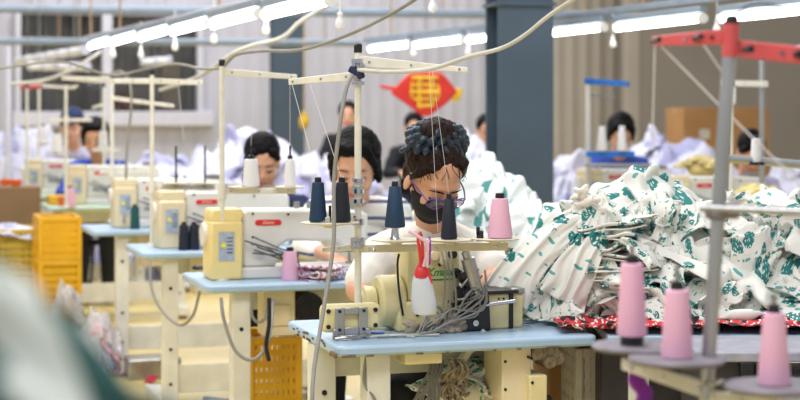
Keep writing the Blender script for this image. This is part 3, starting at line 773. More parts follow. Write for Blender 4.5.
# small stands for the far cones: a plate on the nearest stand
for st, px, y, d in ((st5, 57, 152, 11.5), (st7, 43, 143, 12.6), (st5b, 103, 148, 12.3)):
    plate_on(st, P(px, y, d)-Vector((0, 0, .003)), .06); o = st.location
    a_ = P(px, y, d)-Vector(o); a_.z -= .014
    MB().cyl(a_, (0, 0, a_.z), .007, 8).build('plate_arm', 'pole', st)

# folded striped garments & scraps on table two
def folded(name, mt, loc, rotz, lx, ly, n, th, seed, label, cat, group=None, wav=.006, tilt=0):
    """a folded cloth: one sheet laid back and forth n times"""
    rr = random.Random(seed); mb = MB(); prof = []
    for i in range(n):
        z = i*th; w0 = ly*(.5-.04*rr.random()); seg = 9
        ys = [(-w0+2*w0*k/seg) for k in range(seg+1)]
        if i % 2: ys = ys[::-1]
        for k, y in enumerate(ys): prof.append((y, z+.25*th*math.sin(k*1.3+i)*rr.random()))
        s = 1 if i % 2 == 0 else -1
        prof.append((s*(w0+th*.45), z+th*.5))
    nx = 20; vs = []; m = len(prof); tot = [0]
    for a_, b_ in zip(prof, prof[1:]): tot.append(tot[-1]+math.hypot(b_[0]-a_[0], b_[1]-a_[1]))
    off = Vector((rr.random()*50, 0, 0))
    for i in range(nx+1):
        x = -lx/2+lx*i/nx
        for (y, z) in prof:
            q = Vector((x*9, y*6, z*12))+off
            dx = wav*1.5*noise.noise(q*.8+Vector((9, 0, 0))); dyy = wav*2.2*noise.noise(q); dzz = wav*(.6+z/th*.12)*noise.noise(q*1.3+Vector((0, 7, 0)))
            vs.append((x+dx*2, y+dyy, max(.002, z+dzz+.002)+tilt*x))
    fs = [(i*m+k, (i+1)*m+k, (i+1)*m+k+1, i*m+k+1) for i in range(nx) for k in range(m-1)]
    mb.add(vs, fs)
    me = bpy.data.meshes.new(name); me.from_pydata([tuple(v) for v in mb.v], [], mb.f); me.materials.append(M[mt])
    uvl = me.uv_layers.new(name='UVMap'); ou, ovv = rr.random()*9, rr.random()*9
    for lp in me.loops:
        i, k = divmod(lp.vertex_index, m); uvl.data[lp.index].uv = (ou+lx*i/nx, ovv+tot[k])
    me.polygons.foreach_set('use_smooth', [True]*len(me.polygons))
    o = bpy.data.objects.new(name, me); COL.objects.link(o); o.location = loc; o.rotation_euler.z = rotz
    s = o.modifiers.new('solid', 'SOLIDIFY'); s.thickness = min(.004, th*.4); s.offset = 0
    tag(o, label, cat, group); return o
folded('folded_garment', 'folds', on2(T2, 322, .09), A+.3, .17, .12, 4, .016, 4, 'small folded pink and white striped garment on the second table', 'cloth', wav=.02)
for (px, y, s_, lab) in ((203, 271, 1, 'dark thread scraps on the left end of the second table'),):
    m_ = MB(); rr = random.Random(2)
    for k in range(9): 
        x = k*.012-.05; m_.curve([(x, rr.random()*.02, .004), (x+.012, .02*rr.random(), .014), (x+.02, -.02*rr.random(), .006)], .005)
    tag(m_.build('thread_scraps', 'dstl', None, 0, on(T2, px, y)+Vector((0, .03, 0))), lab, 'scraps')

# ------------------------------------------------------------------ cables
def cable(label, pts, r, mt, cat='cable', name='power_cable'):
    pts = [Vector(p) for p in pts]; o = MB().curve([p-pts[0] for p in pts], r, 8, 8).build(name, mt, None, 0, pts[0]); return tag(o, label, cat)
cable('grey cable hanging from the tall stand\'s top down past the nearest table', [P(352,75,4.88), P(346,90,4.84), P(340,125,4.8), P(334,180,4.78), P(334,235,4.74), P(330,270,4.70), P(321,325,4.62), P(314,370,4.55), P(312,410,4.5), P(311,520,4.5)], .0062, 'grey')
cable('pale cable rising from the tall stand to the top edge, crossing the wide column', [P(358,70,4.90), P(390,72,4.82), P(430,69,4.78), P(468,57,4.75), P(502,48,4.7), P(525,35,4.65), P(550,15,4.6), P(585,-8,4.5), P(620,-30,4.5)], .006, 'lgrey')
cable('dark grey cable looping from the second stand\'s top to the upper middle', [P(195,68,7.2), P(212,69,6.7), P(224,66,6.45), P(236,55,6.3), P(262,51,6.1), P(300,50,5.9), P(340,38,5.7), P(380,20,5.5), P(420,-4,5.3), P(450,-30,5.2)], .0062, 'grey')
cable('thin cable entering at the left and meeting the second stand\'s top', [P(-10,70,8), P(60,62,8), P(110,75,8.2), P(150,68,8.1), P(175,64,7.5), P(197,68,7.2)], .006, 'grey')
cable('thick pale cable slanting behind the left lamp row', [P(352,-20,8), P(330,3,8), P(300,22,8), P(281,38,8.1), P(240,50,8.5), P(200,76,9), P(160,90,9.4)], .011, 'lgrey')
cable('grey cable arching over the stand of the fourth table and down', [P(110,74,9.4), P(122,72,9.3), P(130,84,9.3), P(131,110,9.3), P(127,150,9.3), P(125,205,9.3), P(124,222,9.25)], .008, 'grey')
cable('pale cable strip sagging across the dark window to the lamps', [P(10,84,11), P(45,80,11), P(75,68,11), P(100,52,11.2)], .012, 'lgrey')
cable('thin grey cable looping beneath the third table', [P(150,262,7.55), P(152,290,7.5), P(163,312,7.45), P(180,325,7.4), P(193,315,7.35), P(200,290,7.3)], .0065, 'grey')
cable('grey cable looping beneath the second table past its leg', [P(221,298,6.15), P(224,320,6.12), P(235,350,6.1), P(250,360,6.1), P(262,353,6.12), P(270,335,6.15), P(273,300,6.3)], .0065, 'grey')
cable('short cable coil under the second table above the yellow crate', [P(252,300,6.3), P(252,315,6.3), P(258,322,6.3), P(266,317,6.3), P(269,298,6.35)], .006, 'grey')
cable('black strap hanging under the second table in front of the yellow crate', [P(269,298,6.1), P(269,325,6.1), P(266,345,6.1), P(269,361,6.1)], .008, 'black', 'strap', 'black_strap')
def thread_line(label, a, b, r=.0009, mt='thread'):
    o = MB().cyl((0, 0, 0), b-a, r, 5).build('thread_strand', mt, None, 0, a); return tag(o, label, 'thread')
TH = 'thin thread strands'
thread_line('fine thread running from the tall stand\'s arm tip to the navy cone', P(432, 68, 4.82), P(449, 196, 4.81), .0006)
thread_line('fine thread dropping from the tall stand\'s right arm onto the worker\'s hair side', P(429, 68, 4.82), P(438, 232, 4.79), .0006)
thread_line('fine thread from the arm joint down to the leftmost blue cone', P(292, 84, 5.03), P(318, 180, 4.87))
thread_line('fine thread slanting from the tall stand\'s left arm to the dark cone', P(310, 84, 5.0), P(342, 180, 4.86))
thread_line('fine thread above the slim white cone', P(290, 78, 6.3), P(290, 145, 6.35))
thread_line('fine thread above the wide white cone', P(255, 76, 6.35), P(251, 145, 6.4))
thread_line('fine thread falling from the empty-pin stand\'s arm', P(178, 84, 8.0), P(184, 140, 8.0), .0014)

# spray bottle hanging from the crossbar
bt = thing('oil_bottle', 'milky plastic bottle with red cap hanging by ribbons from the stand\'s crossbar', 'bottle', P(425, 316, 4.72), 0)
Sb = 4.72/FPX
bo = MB(); prof = [(0, 0), (.012, .002), (.028, .006), (.0315, .014), (.031, .05), (.026, .09), (.0195, .112), (.014, .118)]
bo.lathe([(r*1.12, z) for r, z in prof]); bo.v = [Vector((v.x+.0-.09*v.z, v.y*.7, v.z)) for v in bo.v]; bo.build('bottle_body', 'clear', bt)
MB().lathe([(.0195, .108), (.02, .118), (.0165, .132), (.008, .146), (.0055, .165)], (-.0105, 0, 0)).box((.012, -.002, .112), (.009, .012, .045), (0, -.25, 0)).build('red_cap', 'red', bt)
MB().curve([(-.012, -.01, .14), (-.016, -.022, .19), (-.02, -.03, .215), (-.014, -.01, .235), (-.008, .01, .21), (-.006, .0, .16)], .0045).build('red_ribbon', 'red', bt)
MB().curve([(-.004, -.01, .14), (.008, -.028, .2), (-.03, -.03, .232), (-.045, -.025, .24)], .005).curve([(.006, -.012, .14), (.011, -.026, .2), (.01, -.026, .215)], .0045).build('pink_ribbon', 'ribp', bt)
MB().curve([(.012, -.012, .145), (.014, -.03, .2), (.012, -.02, .222)], .003).build('violet_ribbon', 'violet', bt)
# blue tie at the pole foot, tweezers
m_ = MB().box((0, 0, .006), (.035, .02, .012)).box((.035, -.012, .005), (.06, .014, .006), (0, 0, -.35)).box((-.015, 0, .014), (.014, .022, .014))
tag(m_.build('blue_ribbon_knot', 'bluep', None, .003, on(T1, 363, 334)), 'bright blue tie lying at the foot of the tall stand', 'ribbon')
m_ = MB().curve([(-.045, .0, .003), (-.02, .012, .006), (.005, .0, .004), (-.01, -.01, .004), (-.04, -.012, .003)], .0022).curve([(.0, .0, .003), (.03, -.004, .008), (.055, .004, .003)], .0024)
tag(m_.build('bent_wire', 'lint', None, 0, on(T1, 512, 327)), 'small bent wire piece lying on the right half of the nearest table', 'wire')
m_ = MB().curve([(0, 0, .004), (.06, .01, .004), (.13, .0, .008), (.2, .03, .004), (.25, .03, .006)], .0035).curve([(.05, -.01, .004), (.12, .02, .005), (.18, -.005, .004)], .003)
tag(m_.build('loose_hose', 'lgrey', None, 0, on(T1, 352, 338)), 'loose pale hose lying on the nearest table beside the blue tie', 'hose')

# hanging lint-covered wires and cloth under table one
def hang(name, label, cat, mt, pts_list, r, warp=.004):
    m_ = MB()
    for pts in pts_list: m_.curve(pts, r, 8)
    o = remeshed(name, m_, mt, None, .006, 1, warp, 50); return tag(o, label, cat)
m_ = MB(); rr = random.Random(19)
for k in range(11):
    x0 = 436+rr.uniform(-7, 7); x1 = 412+k*2.6
    m_.curve([P(x0, 360, 4.9), P(x0-2, 372, 4.88), P((x0+x1)/2+rr.uniform(-4, 4), 388, 4.85), P(x1, 405, 4.83), P(x1-2, 440, 4.82)], rr.choice((.003, .004, .0055)), 6)
tag(m_.build('wire_bundle', 'grey', None, 0, (0, 0, 0)), 'bundle of grey wires hanging under the middle of the nearest table', 'wires')
m_ = MB(); rr = random.Random(9)
for k in range(46):
    x0 = 456+rr.uniform(-7, 7); l_ = rr.uniform(.5, 1.1); pts = [P(x0+rr.uniform(-4, 4)*q*.6+5*math.sin(q*1.6), 360+11*q*l_, 4.87+rr.uniform(-.03, .03)) for q in range(5)]
    m_.curve(pts, .0042, 5, 4)
tag(m_.build('lint_tuft', 'lint', None, 0, (0, 0, 0)), 'shaggy tuft of lint hanging under the nearest table beside the wires', 'lint')['kind'] = 'stuff'

# ------------------------------------------------------------------ cloth heaps
def rr_s(seed): return ((seed*37) % 11)/11-.5
def drape(seed, size, n, frames, dx=0, dy=0, core=None):
    """let one gathered sheet fall onto a mound with the cloth solver and keep the shape it settles in"""
    rr = random.Random(seed); off = Vector((seed*3.3, 0, 0)); vs = []
    for j in range(n+1):
        for i in range(n+1):
            x = -size/2+size*i/n; y = -size/2+size*j/n
            z = .10*math.sin(x*26+3*noise.noise(Vector((x*2, y*3, 0))+off))+.08*noise.noise(Vector((x*5, y*7, 0))+off)
            vs.append((x*.55+rr.uniform(-.002, .002), y*.75, z+.72))
    fs = [(j*(n+1)+i, j*(n+1)+i+1, (j+1)*(n+1)+i+1, (j+1)*(n+1)+i) for j in range(n) for i in range(n)]
    me = bpy.data.meshes.new('sheet'); me.from_pydata(vs, [], fs)
    uvl = me.uv_layers.new(name='UVMap')
    for lp in me.loops:
        j, i = divmod(lp.vertex_index, n+1); uvl.data[lp.index].uv = (size*i/n+seed*1.7, size*j/n+seed*.9)
    o = bpy.data.objects.new('sheet', me); COL.objects.link(o); o.rotation_euler.z = rr.uniform(0, 6); o.location = (dx, dy, 0)
    m = o.modifiers.new('cl', 'CLOTH'); q = m.settings; q.quality = 4; q.mass = .25; q.tension_stiffness = 12; q.bending_stiffness = .15; q.air_damping = 2
    c = m.collision_settings; c.distance_min = .006; c.use_self_collision = True; c.self_distance_min = .005; c.collision_quality = 2
    m.point_cache.frame_start = 1; m.point_cache.frame_end = frames
    for f in range(1, frames+1): sc.frame_set(f)
    me2 = bpy.data.meshes.new_from_object(o.evaluated_get(bpy.context.evaluated_depsgraph_get()))
    me2.transform(o.matrix_world); bpy.data.objects.remove(o)
    me2.polygons.foreach_set('use_smooth', [True]*len(me2.polygons)); return me2
hidden = list(COL.objects)
for o_ in hidden: COL.objects.unlink(o_)
def collider(mb, loc):
    o = mb.build('collider', 'tee', None, 0, loc); o.modifiers.new('c', 'COLLISION'); o.collision.thickness_outer = .008; o.collision.cloth_friction = 40; return o
co1 = collider(MB().ell((0, 0, 0), (.32, .32, .42), None, 32, 22), (0, 0, 0)); co2 = collider(MB().bx(-1.5, 1.5, -1.5, 1.5, -1, 0), (0, 0, 0))
BIG = [drape(k, 1.1, 60, 27) for k in range(4)]
SMALL = [drape(10+k, .7, 42, 26, .17*math.cos(k*1.6), .17*math.sin(k*1.6)) for k in range(4)]
for o_ in (co1, co2): bpy.data.objects.remove(o_)
for o_ in hidden: COL.objects.link(o_)
sc.frame_set(1)
def heap(name, mt, c, rad, n, seed, label, cat, group, size=None, fold=0, spread=0, lay=.05, core=None, nseg=0, zmin=TZ+.004, elev=None):
    rr = random.Random(seed); c = Vector(c)
    for i in range(n):
        src = BIG[rr.randrange(4)] if i % 2 == 0 else SMALL[rr.randrange(4)]
        me = src.copy(); me.name = name; g = 1.0+.10*i/n+rr.uniform(-.015, .015)
        Mx = Matrix.Diagonal((rad[0]/.32*g, rad[1]/.32*g, rad[2]/.42*(1+.05*i/n), 1)) @ Matrix.Rotation(rr.uniform(0, 2*PI), 4, 'Z')
        me.transform(Mx); lim = zmin-c.z+.001
        for v in me.vertices:
            if v.co.z < lim: v.co.z = lim+.002*(i % 5)
        uo = (rr.random()*5, rr.random()*5)
        for lp in me.uv_layers[0].data: lp.uv = (lp.uv[0]+uo[0], lp.uv[1]+uo[1])
        me.materials.clear(); me.materials.append(M[mt])
        o = bpy.data.objects.new(name, me); COL.objects.link(o); o.location = c
        s_ = o.modifiers.new('solid', 'SOLIDIFY'); s_.thickness = .003; s_.offset = 1
        if c.y < 8: b = o.modifiers.new('sub', 'SUBSURF'); b.levels = b.render_levels = 1
        tag(o, label, cat, group)
    m_ = MB().ell((0, 0, 0), (rad[0]*.97, rad[1]*.97, rad[2]*.97), None, 30, 20)
    zl = zmin-c.z; m_.v = [Vector((v.x, v.y, max(v.z, zl)))*(1+.06*noise.noise(v*9)) if v.z > zl else Vector((v.x, v.y, zl)) for v in m_.v]
    o = m_.build(name, core or mt, None, 0, c)
    me = o.data; uvl = me.uv_layers.new(name='UVMap')
    for lp in me.loops: v = me.vertices[lp.vertex_index].co; uvl.data[lp.index].uv = (v.x+v.y, v.z)
    return tag(o, label, cat, group)
# pile table
PT = P(560, 0, 5.0)
pt = thing('work_table', 'pale blue work table under the heap of leaf-print cloth', 'table', (.60, 4.86, 0), 0.0)
MB().bx(0, 1.03, 0, 1.15, TZ-.03, TZ-.002).build('tabletop', 'blue', pt, .006)
for x in (.1, .95):
    for y in (.1, 1.08): MB().bx(x-.03, x+.03, y-.03, y+.03, 0, TZ-.03).build('leg', 'offw', pt, .004)
# red cloth on it
def sheet(name, mt, x0, x1, y0, y1, z, seed, label, cat, drop=0, amp=.008, ns=50):
    rr = random.Random(seed); off = Vector((seed*3.1, 0, 0)); vs = []; uvs = []
    for j in range(ns+1):
        for i in range(ns+1):
            x = x0+(x1-x0)*i/ns; y = y0+(y1-y0)*j/ns
            zz = z+amp*(1+noise.noise(Vector((x*9, y*9, 0))+off))+amp*.8*(1-abs(noise.noise(Vector((x*22, y*16, 4))+off))*2)
            yy = y+.02*noise.noise(Vector((x*8, y*4, 7))+off)
            vs.append((x, yy, max(z+.001, zz))); uvs.append((x, y))
    n = ns+1; fs = [(j*n+i, j*n+i+1, (j+1)*n+i+1, (j+1)*n+i) for j in range(ns) for i in range(ns)]
    me = bpy.data.meshes.new(name); me.from_pydata(vs, [], fs); me.materials.append(M[mt]); uvl = me.uv_layers.new(name='UVMap')
    for lp in me.loops: uvl.data[lp.index].uv = uvs[lp.vertex_index]
    me.polygons.foreach_set('use_smooth', [True]*len(me.polygons))
    o = bpy.data.objects.new(name, me); COL.objects.link(o); s_ = o.modifiers.new('s', 'SOLIDIFY'); s_.thickness = .003; s_.offset = 1
    return tag(o, label, cat)
sheet('patterned_cloth', 'redp', .46, 1.25, 4.87, 5.5, TZ+.001, 2, 'red, black and white patterned cloth lying under the leaf-print heap', 'cloth', amp=.014, ns=80)
LBL = 'crumpled white cloth with teal leaf print in the large heap on the right'
heap('leaf_print_cloth', 'print', (.80, 5.62, TZ), (.31, .36, .385), 9, 5, LBL, 'cloth', 'leaf-print cloths of the large heap', (.42, .5), .034, 1.3, .06)
heap('leaf_print_cloth', 'print', (1.27, 5.60, TZ), (.25, .34, .33), 7, 8, 'crumpled white cloth with teal leaf print in the low heap behind the red-armed stand', 'cloth', 'leaf-print cloths of the low heap', (.4, .5), .03, 1.3, .05)
heap('leaf_print_cloth', 'print', (.60, 5.50, TZ), (.14, .2, .22), 4, 12, 'leaf-print cloth in the small left shoulder of the heap, beside the pink cone', 'cloth', 'leaf-print cloths of the left shoulder', (.55, .6), .03, 1.1, .04)
def crumple(c, tilt, az, sc_, seed, label, group, mt='print'):
    rr = random.Random(seed); me = SMALL[seed % 4].copy(); me.name = 'leaf_print_cloth'
    cen = sum((v.co for v in me.vertices), Vector())/len(me.vertices)
    Mx = Matrix.Rotation(az, 4, 'Z') @ Matrix.Rotation(tilt, 4, 'X') @ Matrix.Rotation(rr.uniform(0, 6.28), 4, 'Z') @ Matrix.Diagonal((sc_, sc_, sc_*.7, 1)) @ Matrix.Translation(-cen)
    me.transform(Mx)
    for v in me.vertices:
        if v.co.z+c[2] < TZ+.016: v.co.z = TZ+.016-c[2]+.01*abs(noise.noise(v.co*30))
    uo = (rr.random()*5, rr.random()*5)
    for lp in me.uv_layers[0].data: lp.uv = (lp.uv[0]*.8+uo[0], lp.uv[1]*.8+uo[1])
    me.materials.clear(); me.materials.append(M[mt])
    o = bpy.data.objects.new('leaf_print_cloth', me); COL.objects.link(o); o.location = c
    s_ = o.modifiers.new('solid', 'SOLIDIFY'); s_.thickness = .004; b = o.modifiers.new('sub', 'SUBSURF'); b.levels = b.render_levels = 1
    tag(o, label, 'cloth', group)
rr = random.Random(77)
for k, (px, y, d) in enumerate([(612,222,5.22), (640,215,5.24), (668,232,5.24), (695,225,5.3), (650,252,5.18), (680,262,5.18), (708,258,5.24), (640,285,5.14), (668,296,5.12), (698,290,5.16), (720,300,5.2), (610,296,5.12), (585,300,5.14), (560,300,5.12), (540,305,5.14)]):
    crumple(P(px, y, d), .9+.3*rr.random(), rr.uniform(-.5, .5), .34+.12*rr.random(), k+3, 'small crumpled leaf-print cloth bulging from the front of the large heap', 'small cloths on the front of the large heap')
for k, (px, y, d) in enumerate([(745,240,5.3), (770,228,5.3), (795,245,5.3), (755,275,5.22), (785,285,5.22), (745,300,5.2)]):
    crumple(P(px, y, d), .9+.3*rr.random(), rr.uniform(-.5, .5), .34+.12*rr.random(), k+40, 'small crumpled leaf-print cloth bulging from the front of the low heap', 'small cloths on the front of the low heap')
pt2 = dup(pt, (1.64, 4.88, 0), 0, 'second work table, under the low heap of leaf-print cloth')
rr = random.Random(31)
for i in range(13):
    px = [535, 562, 590, 615, 640, 664, 690, 548, 603, 628, 655, 760, 790][i]; lv = 0 if i < 7 or i > 10 else 1
    d = 5.2+.04*(i % 3)+.05*lv; x = (px-400)*d/FPX
    folded('folded_print_cloth', 'print', (x, d+.04, TZ+.014+lv*.085), rr.uniform(-.35, .35), .13+.05*rr.random(), .15, 5+i % 2, .0165, 40+i,
      'folded leaf-print cloth in the %s layer at the front foot of the heaps' % ('lower' if lv == 0 else 'upper'), 'folded cloth', 'folded leaf-print cloths, %s layer' % ('lower' if lv == 0 else 'upper'), .022)
for i in range(7):
    folded('folded_print_cloth', 'print', (.655+.012*math.sin(i*2.1), 5.17+.008*i, TZ+.10+i*.030), .12*math.sin(i*5), .17, .2, 2, .012, 70+i, 'flat-folded leaf-print cloth stacked on the left front of the large heap', 'folded cloth', 'stack of flat-folded leaf-print cloths', .02+.006*(i % 3), .14*math.sin(i*3.3))
# gathered bunch (upper left of heap) and light roll slanting down-left
m_ = MB()
def strip(name, label, pts, wid, mt='print', seed=1, pleat=.02, np_=5):
    pts = [Vector(p) for p in pts]; out = []
    for i in range(len(pts)-1):
        p0 = pts[max(i-1, 0)]; p1 = pts[i]; p2 = pts[i+1]; p3 = pts[min(i+2, len(pts)-1)]
        for k in range(10):
            t = k/10; out.append(.5*((2*p1)+(p2-p0)*t+(2*p0-5*p1+4*p2-p3)*t*t+(3*p1-p0-3*p2+p3)*t**3))
    out.append(pts[-1]); m = 36; vs = []; uvs = []; L_ = 0
    for i, p in enumerate(out):
        t = (out[min(i+1, len(out)-1)]-out[max(i-1, 0)]).normalized(); L_ += (p-out[max(i-1, 0)]).length
        a = t.cross(Vector((0, -.9, .4))).normalized(); b = a.cross(t).normalized()
        f = i/(len(out)-1); w_ = wid[0]+(wid[1]-wid[0])*f
        for k in range(m+1):
            s = -1+2*k/m
            n = pleat*(math.sin(s*PI*np_+noise.noise(Vector((f*3, s*2, seed)))*3)+.5*noise.noise(Vector((f*6, s*4, seed+5))))*(.35+.65*f)
            vs.append(p+a*(s*w_)+b*(n+wid[0]*.5*(1-s*s))); uvs.append((L_, s*w_*1.4))
    n_ = m+1; fs = [(i*n_+k, i*n_+k+1, (i+1)*n_+k+1, (i+1)*n_+k) for i in range(len(out)-1) for k in range(m)]
    o0 = pts[0]; me = bpy.data.meshes.new(name); me.from_pydata([tuple(v-o0) for v in vs], [], fs); me.materials.append(M[mt]); uvl = me.uv_layers.new(name='UVMap')
    for lp in me.loops: uvl.data[lp.index].uv = (uvs[lp.vertex_index][0]+seed, uvs[lp.vertex_index][1]+seed*.3)
    me.polygons.foreach_set('use_smooth', [True]*len(me.polygons))
    o = bpy.data.objects.new(name, me); COL.objects.link(o); o.location = o0; s_ = o.modifiers.new('s', 'SOLIDIFY'); s_.thickness = .004
    return tag(o, label, 'cloth')
strip('draped_print_cloth', 'leaf-print cloth gathered at the top and fanning down to the left of the heap', [P(594,213,5.22), P(570,225,5.17), P(545,245,5.12), P(522,270,5.1), P(506,298,5.1)], (.03, .075), seed=3, pleat=.012, np_=2)
strip('draped_print_cloth', 'pleated leaf-print cloth hanging from the gathered knot toward the heap foot', [P(600,214,5.2), P(592,240,5.14), P(575,270,5.1), P(560,300,5.1)], (.03, .08), seed=6, pleat=.014, np_=3)
m_ = MB(); rr = random.Random(4)
for k in range(15):
    a_ = rr.uniform(0, 2*PI); r_ = rr.uniform(.0, .06); c = P(586, 205, 5.2)+Vector((r_*math.cos(a_), -.01*rr.random(), r_*math.sin(a_)*.7))
    m_.limb(c, .008, c+Vector((.02*rr.uniform(-1, 1), -.02, .025*rr.random())), .006)
o = remeshed('gathered_knot', m_, 'tee', None, .004, 1, .006, 60); tag(o, 'white frilled gathered end of a cloth at the left top of the heap', 'cloth')

# heap behind the masked worker
bt2 = thing('work_table', 'work table behind the masked worker, under the tall pale heap', 'table', (.12, 6.75, 0), A)
MB().bx(0, .8, 0, .8, TZ-.03, TZ-.002).build('tabletop', 'blue', bt2, .006)
for x in (.08, .72):
    for y in (.06, .74): MB().bx(x-.03, x+.03, y-.03, y+.03, 0, TZ-.03).build('leg', 'offw', bt2, .004)
LB2 = 'pale leaf-print cloth in the tall heap between the masked worker and the wide column'
heap('pale_print_cloth', 'printl', (.33, 7.1, TZ), (.22, .28, .40), 6, 17, LB2, 'cloth', 'pale cloths behind the masked worker', (.45, .5), .04, 1.3, .06, nseg=36)
heap('pale_print_cloth', 'printl', (.52, 6.9, TZ), (.13, .2, .26), 3, 19, 'pale leaf-print cloth low at the right foot of the tall heap, beside the pink cone', 'cloth', 'pale cloths low beside the pink cone', (.5, .5), .03, 1.2, .04, nseg=32)

# lilac-white heaps in the background
def floor_heap(c, rad, n, seed, label, group, mt='lilp', size=(.4, .45), fold=.05):
    rad = (rad[0], rad[1], rad[2]*.85)
    heap('lilac_white_cloth', mt, c, rad, n, seed, label, 'cloth', group, size, fold, 1.3, .08, nseg=26, zmin=.005, elev=(0, 1.35))
floor_heap((-1.26, 14.2, .0), (.62, .6, 1.27), 5, 23, 'white cloth in the big background heap behind the worker in navy', 'white cloths behind the worker in navy')
floor_heap((-2.15, 15.2, .0), (.6, .5, 1.05), 4, 24, 'white cloth in the background heap below the dark window', 'white cloths below the dark window')
floor_heap((-.62, 15.0, .0), (.45, .5, 1.02), 3, 25, 'white cloth in the background heap between the worker in navy and the worker in stripes', 'white cloths between two workers')
floor_heap((1.33, 13.2, .0), (.5, .5, 1.12), 4, 26, 'lilac-white cloth in the background heap just right of the wide column', 'lilac cloths right of the column')
floor_heap((2.22, 13.6, .0), (.62, .5, 1.25), 5, 27, 'lilac-white cloth in the background heap right of the far worker', 'lilac cloths right of the far worker')
floor_heap((3.1, 13.2, .0), (.55, .5, 1.03), 3, 28, 'lilac-white cloth in the background heap at the right edge', 'lilac cloths at the right edge')
floor_heap((-3.55, 16.2, .0), (.55, .4, 1.28), 4, 30, 'white cloth in the far heap at the left edge beside the white post', 'white cloths at the left edge')
floor_heap((.62, 13.0, .0), (.3, .4, 1.27), 3, 29, 'lilac-white cloth heap seen between the masked worker and the wide column', 'lilac cloths left of the column')

# foreground cloth, close to the camera at the lower left
ft = thing('work_table', 'near table below the lower left corner carrying the blurred cloth', 'table', (-.75, .62, 0), 0)
MB().bx(0, .75, 0, .7, TZ-.03, TZ-.002).build('tabletop', 'blue', ft, .006)
for x in (.06, .69):
    for y in (.06, .64): MB().bx(x-.03, x+.03, y-.03, y+.03, 0, TZ-.03).build('leg', 'offw', ft, .004)
M['printf'] = print_mat('large_leaf_print', (200,206,200), (38,80,76), (110,150,146), 6, .46, False, .2)
heap('near_leaf_print_cloth', 'printf', (-.31, .98, TZ), (.20, .18, .555), 3, 33, 'very blurred leaf-print cloth close to the camera at the lower left', 'cloth', 'blurred near cloths', (.4, .4), .014, 1.6, .02, nseg=36)

# ------------------------------------------------------------------ people
def hand(mb, w, d, n, sz=1.0, curl=.5, side=1):
    """palm and five fingers: w wrist, d pointing to the fingers, n out of the back of the hand"""
    d = Vector(d).normalized(); n = Vector(n); n = (n-d*n.dot(d)).normalized(); s = d.cross(n).normalized()*side
    w = Vector(w); k = w+d*.085*sz
    mb.limb(w, .024*sz, w+d*.03*sz, .026*sz)
    for q in (-.026, -.009, .009, .026): mb.limb(w+d*.02*sz+s*q*.7*sz, .015*sz, k+s*q*sz, .011*sz)
    for q, L_, in ((-.029, .062), (-.010, .074), (.010, .080), (.029, .070)):
        p = k+s*q*sz; a = p+(d*math.cos(curl*.5)-n*math.sin(curl*.5))*L_*.42*sz
        b = a+(d*math.cos(curl*1.3)-n*math.sin(curl*1.3))*L_*.32*sz; c = b+(d*math.cos(curl*2)-n*math.sin(curl*2))*L_*.26*sz
        mb.limb(p, .0098*sz, a, .0088*sz); mb.limb(a, .0088*sz, b, .008*sz); mb.limb(b, .008*sz, c, .007*sz)
    p = w+d*.028*sz+s*.026*sz; a = p+(d*.75+s*.6-n*.2).normalized()*.036*sz; b = a+(d*.95+s*.2-n*.3).normalized()*.03*sz
    mb.limb(p, .0135*sz, a, .0105*sz); mb.limb(a, .0105*sz, b, .008*sz)
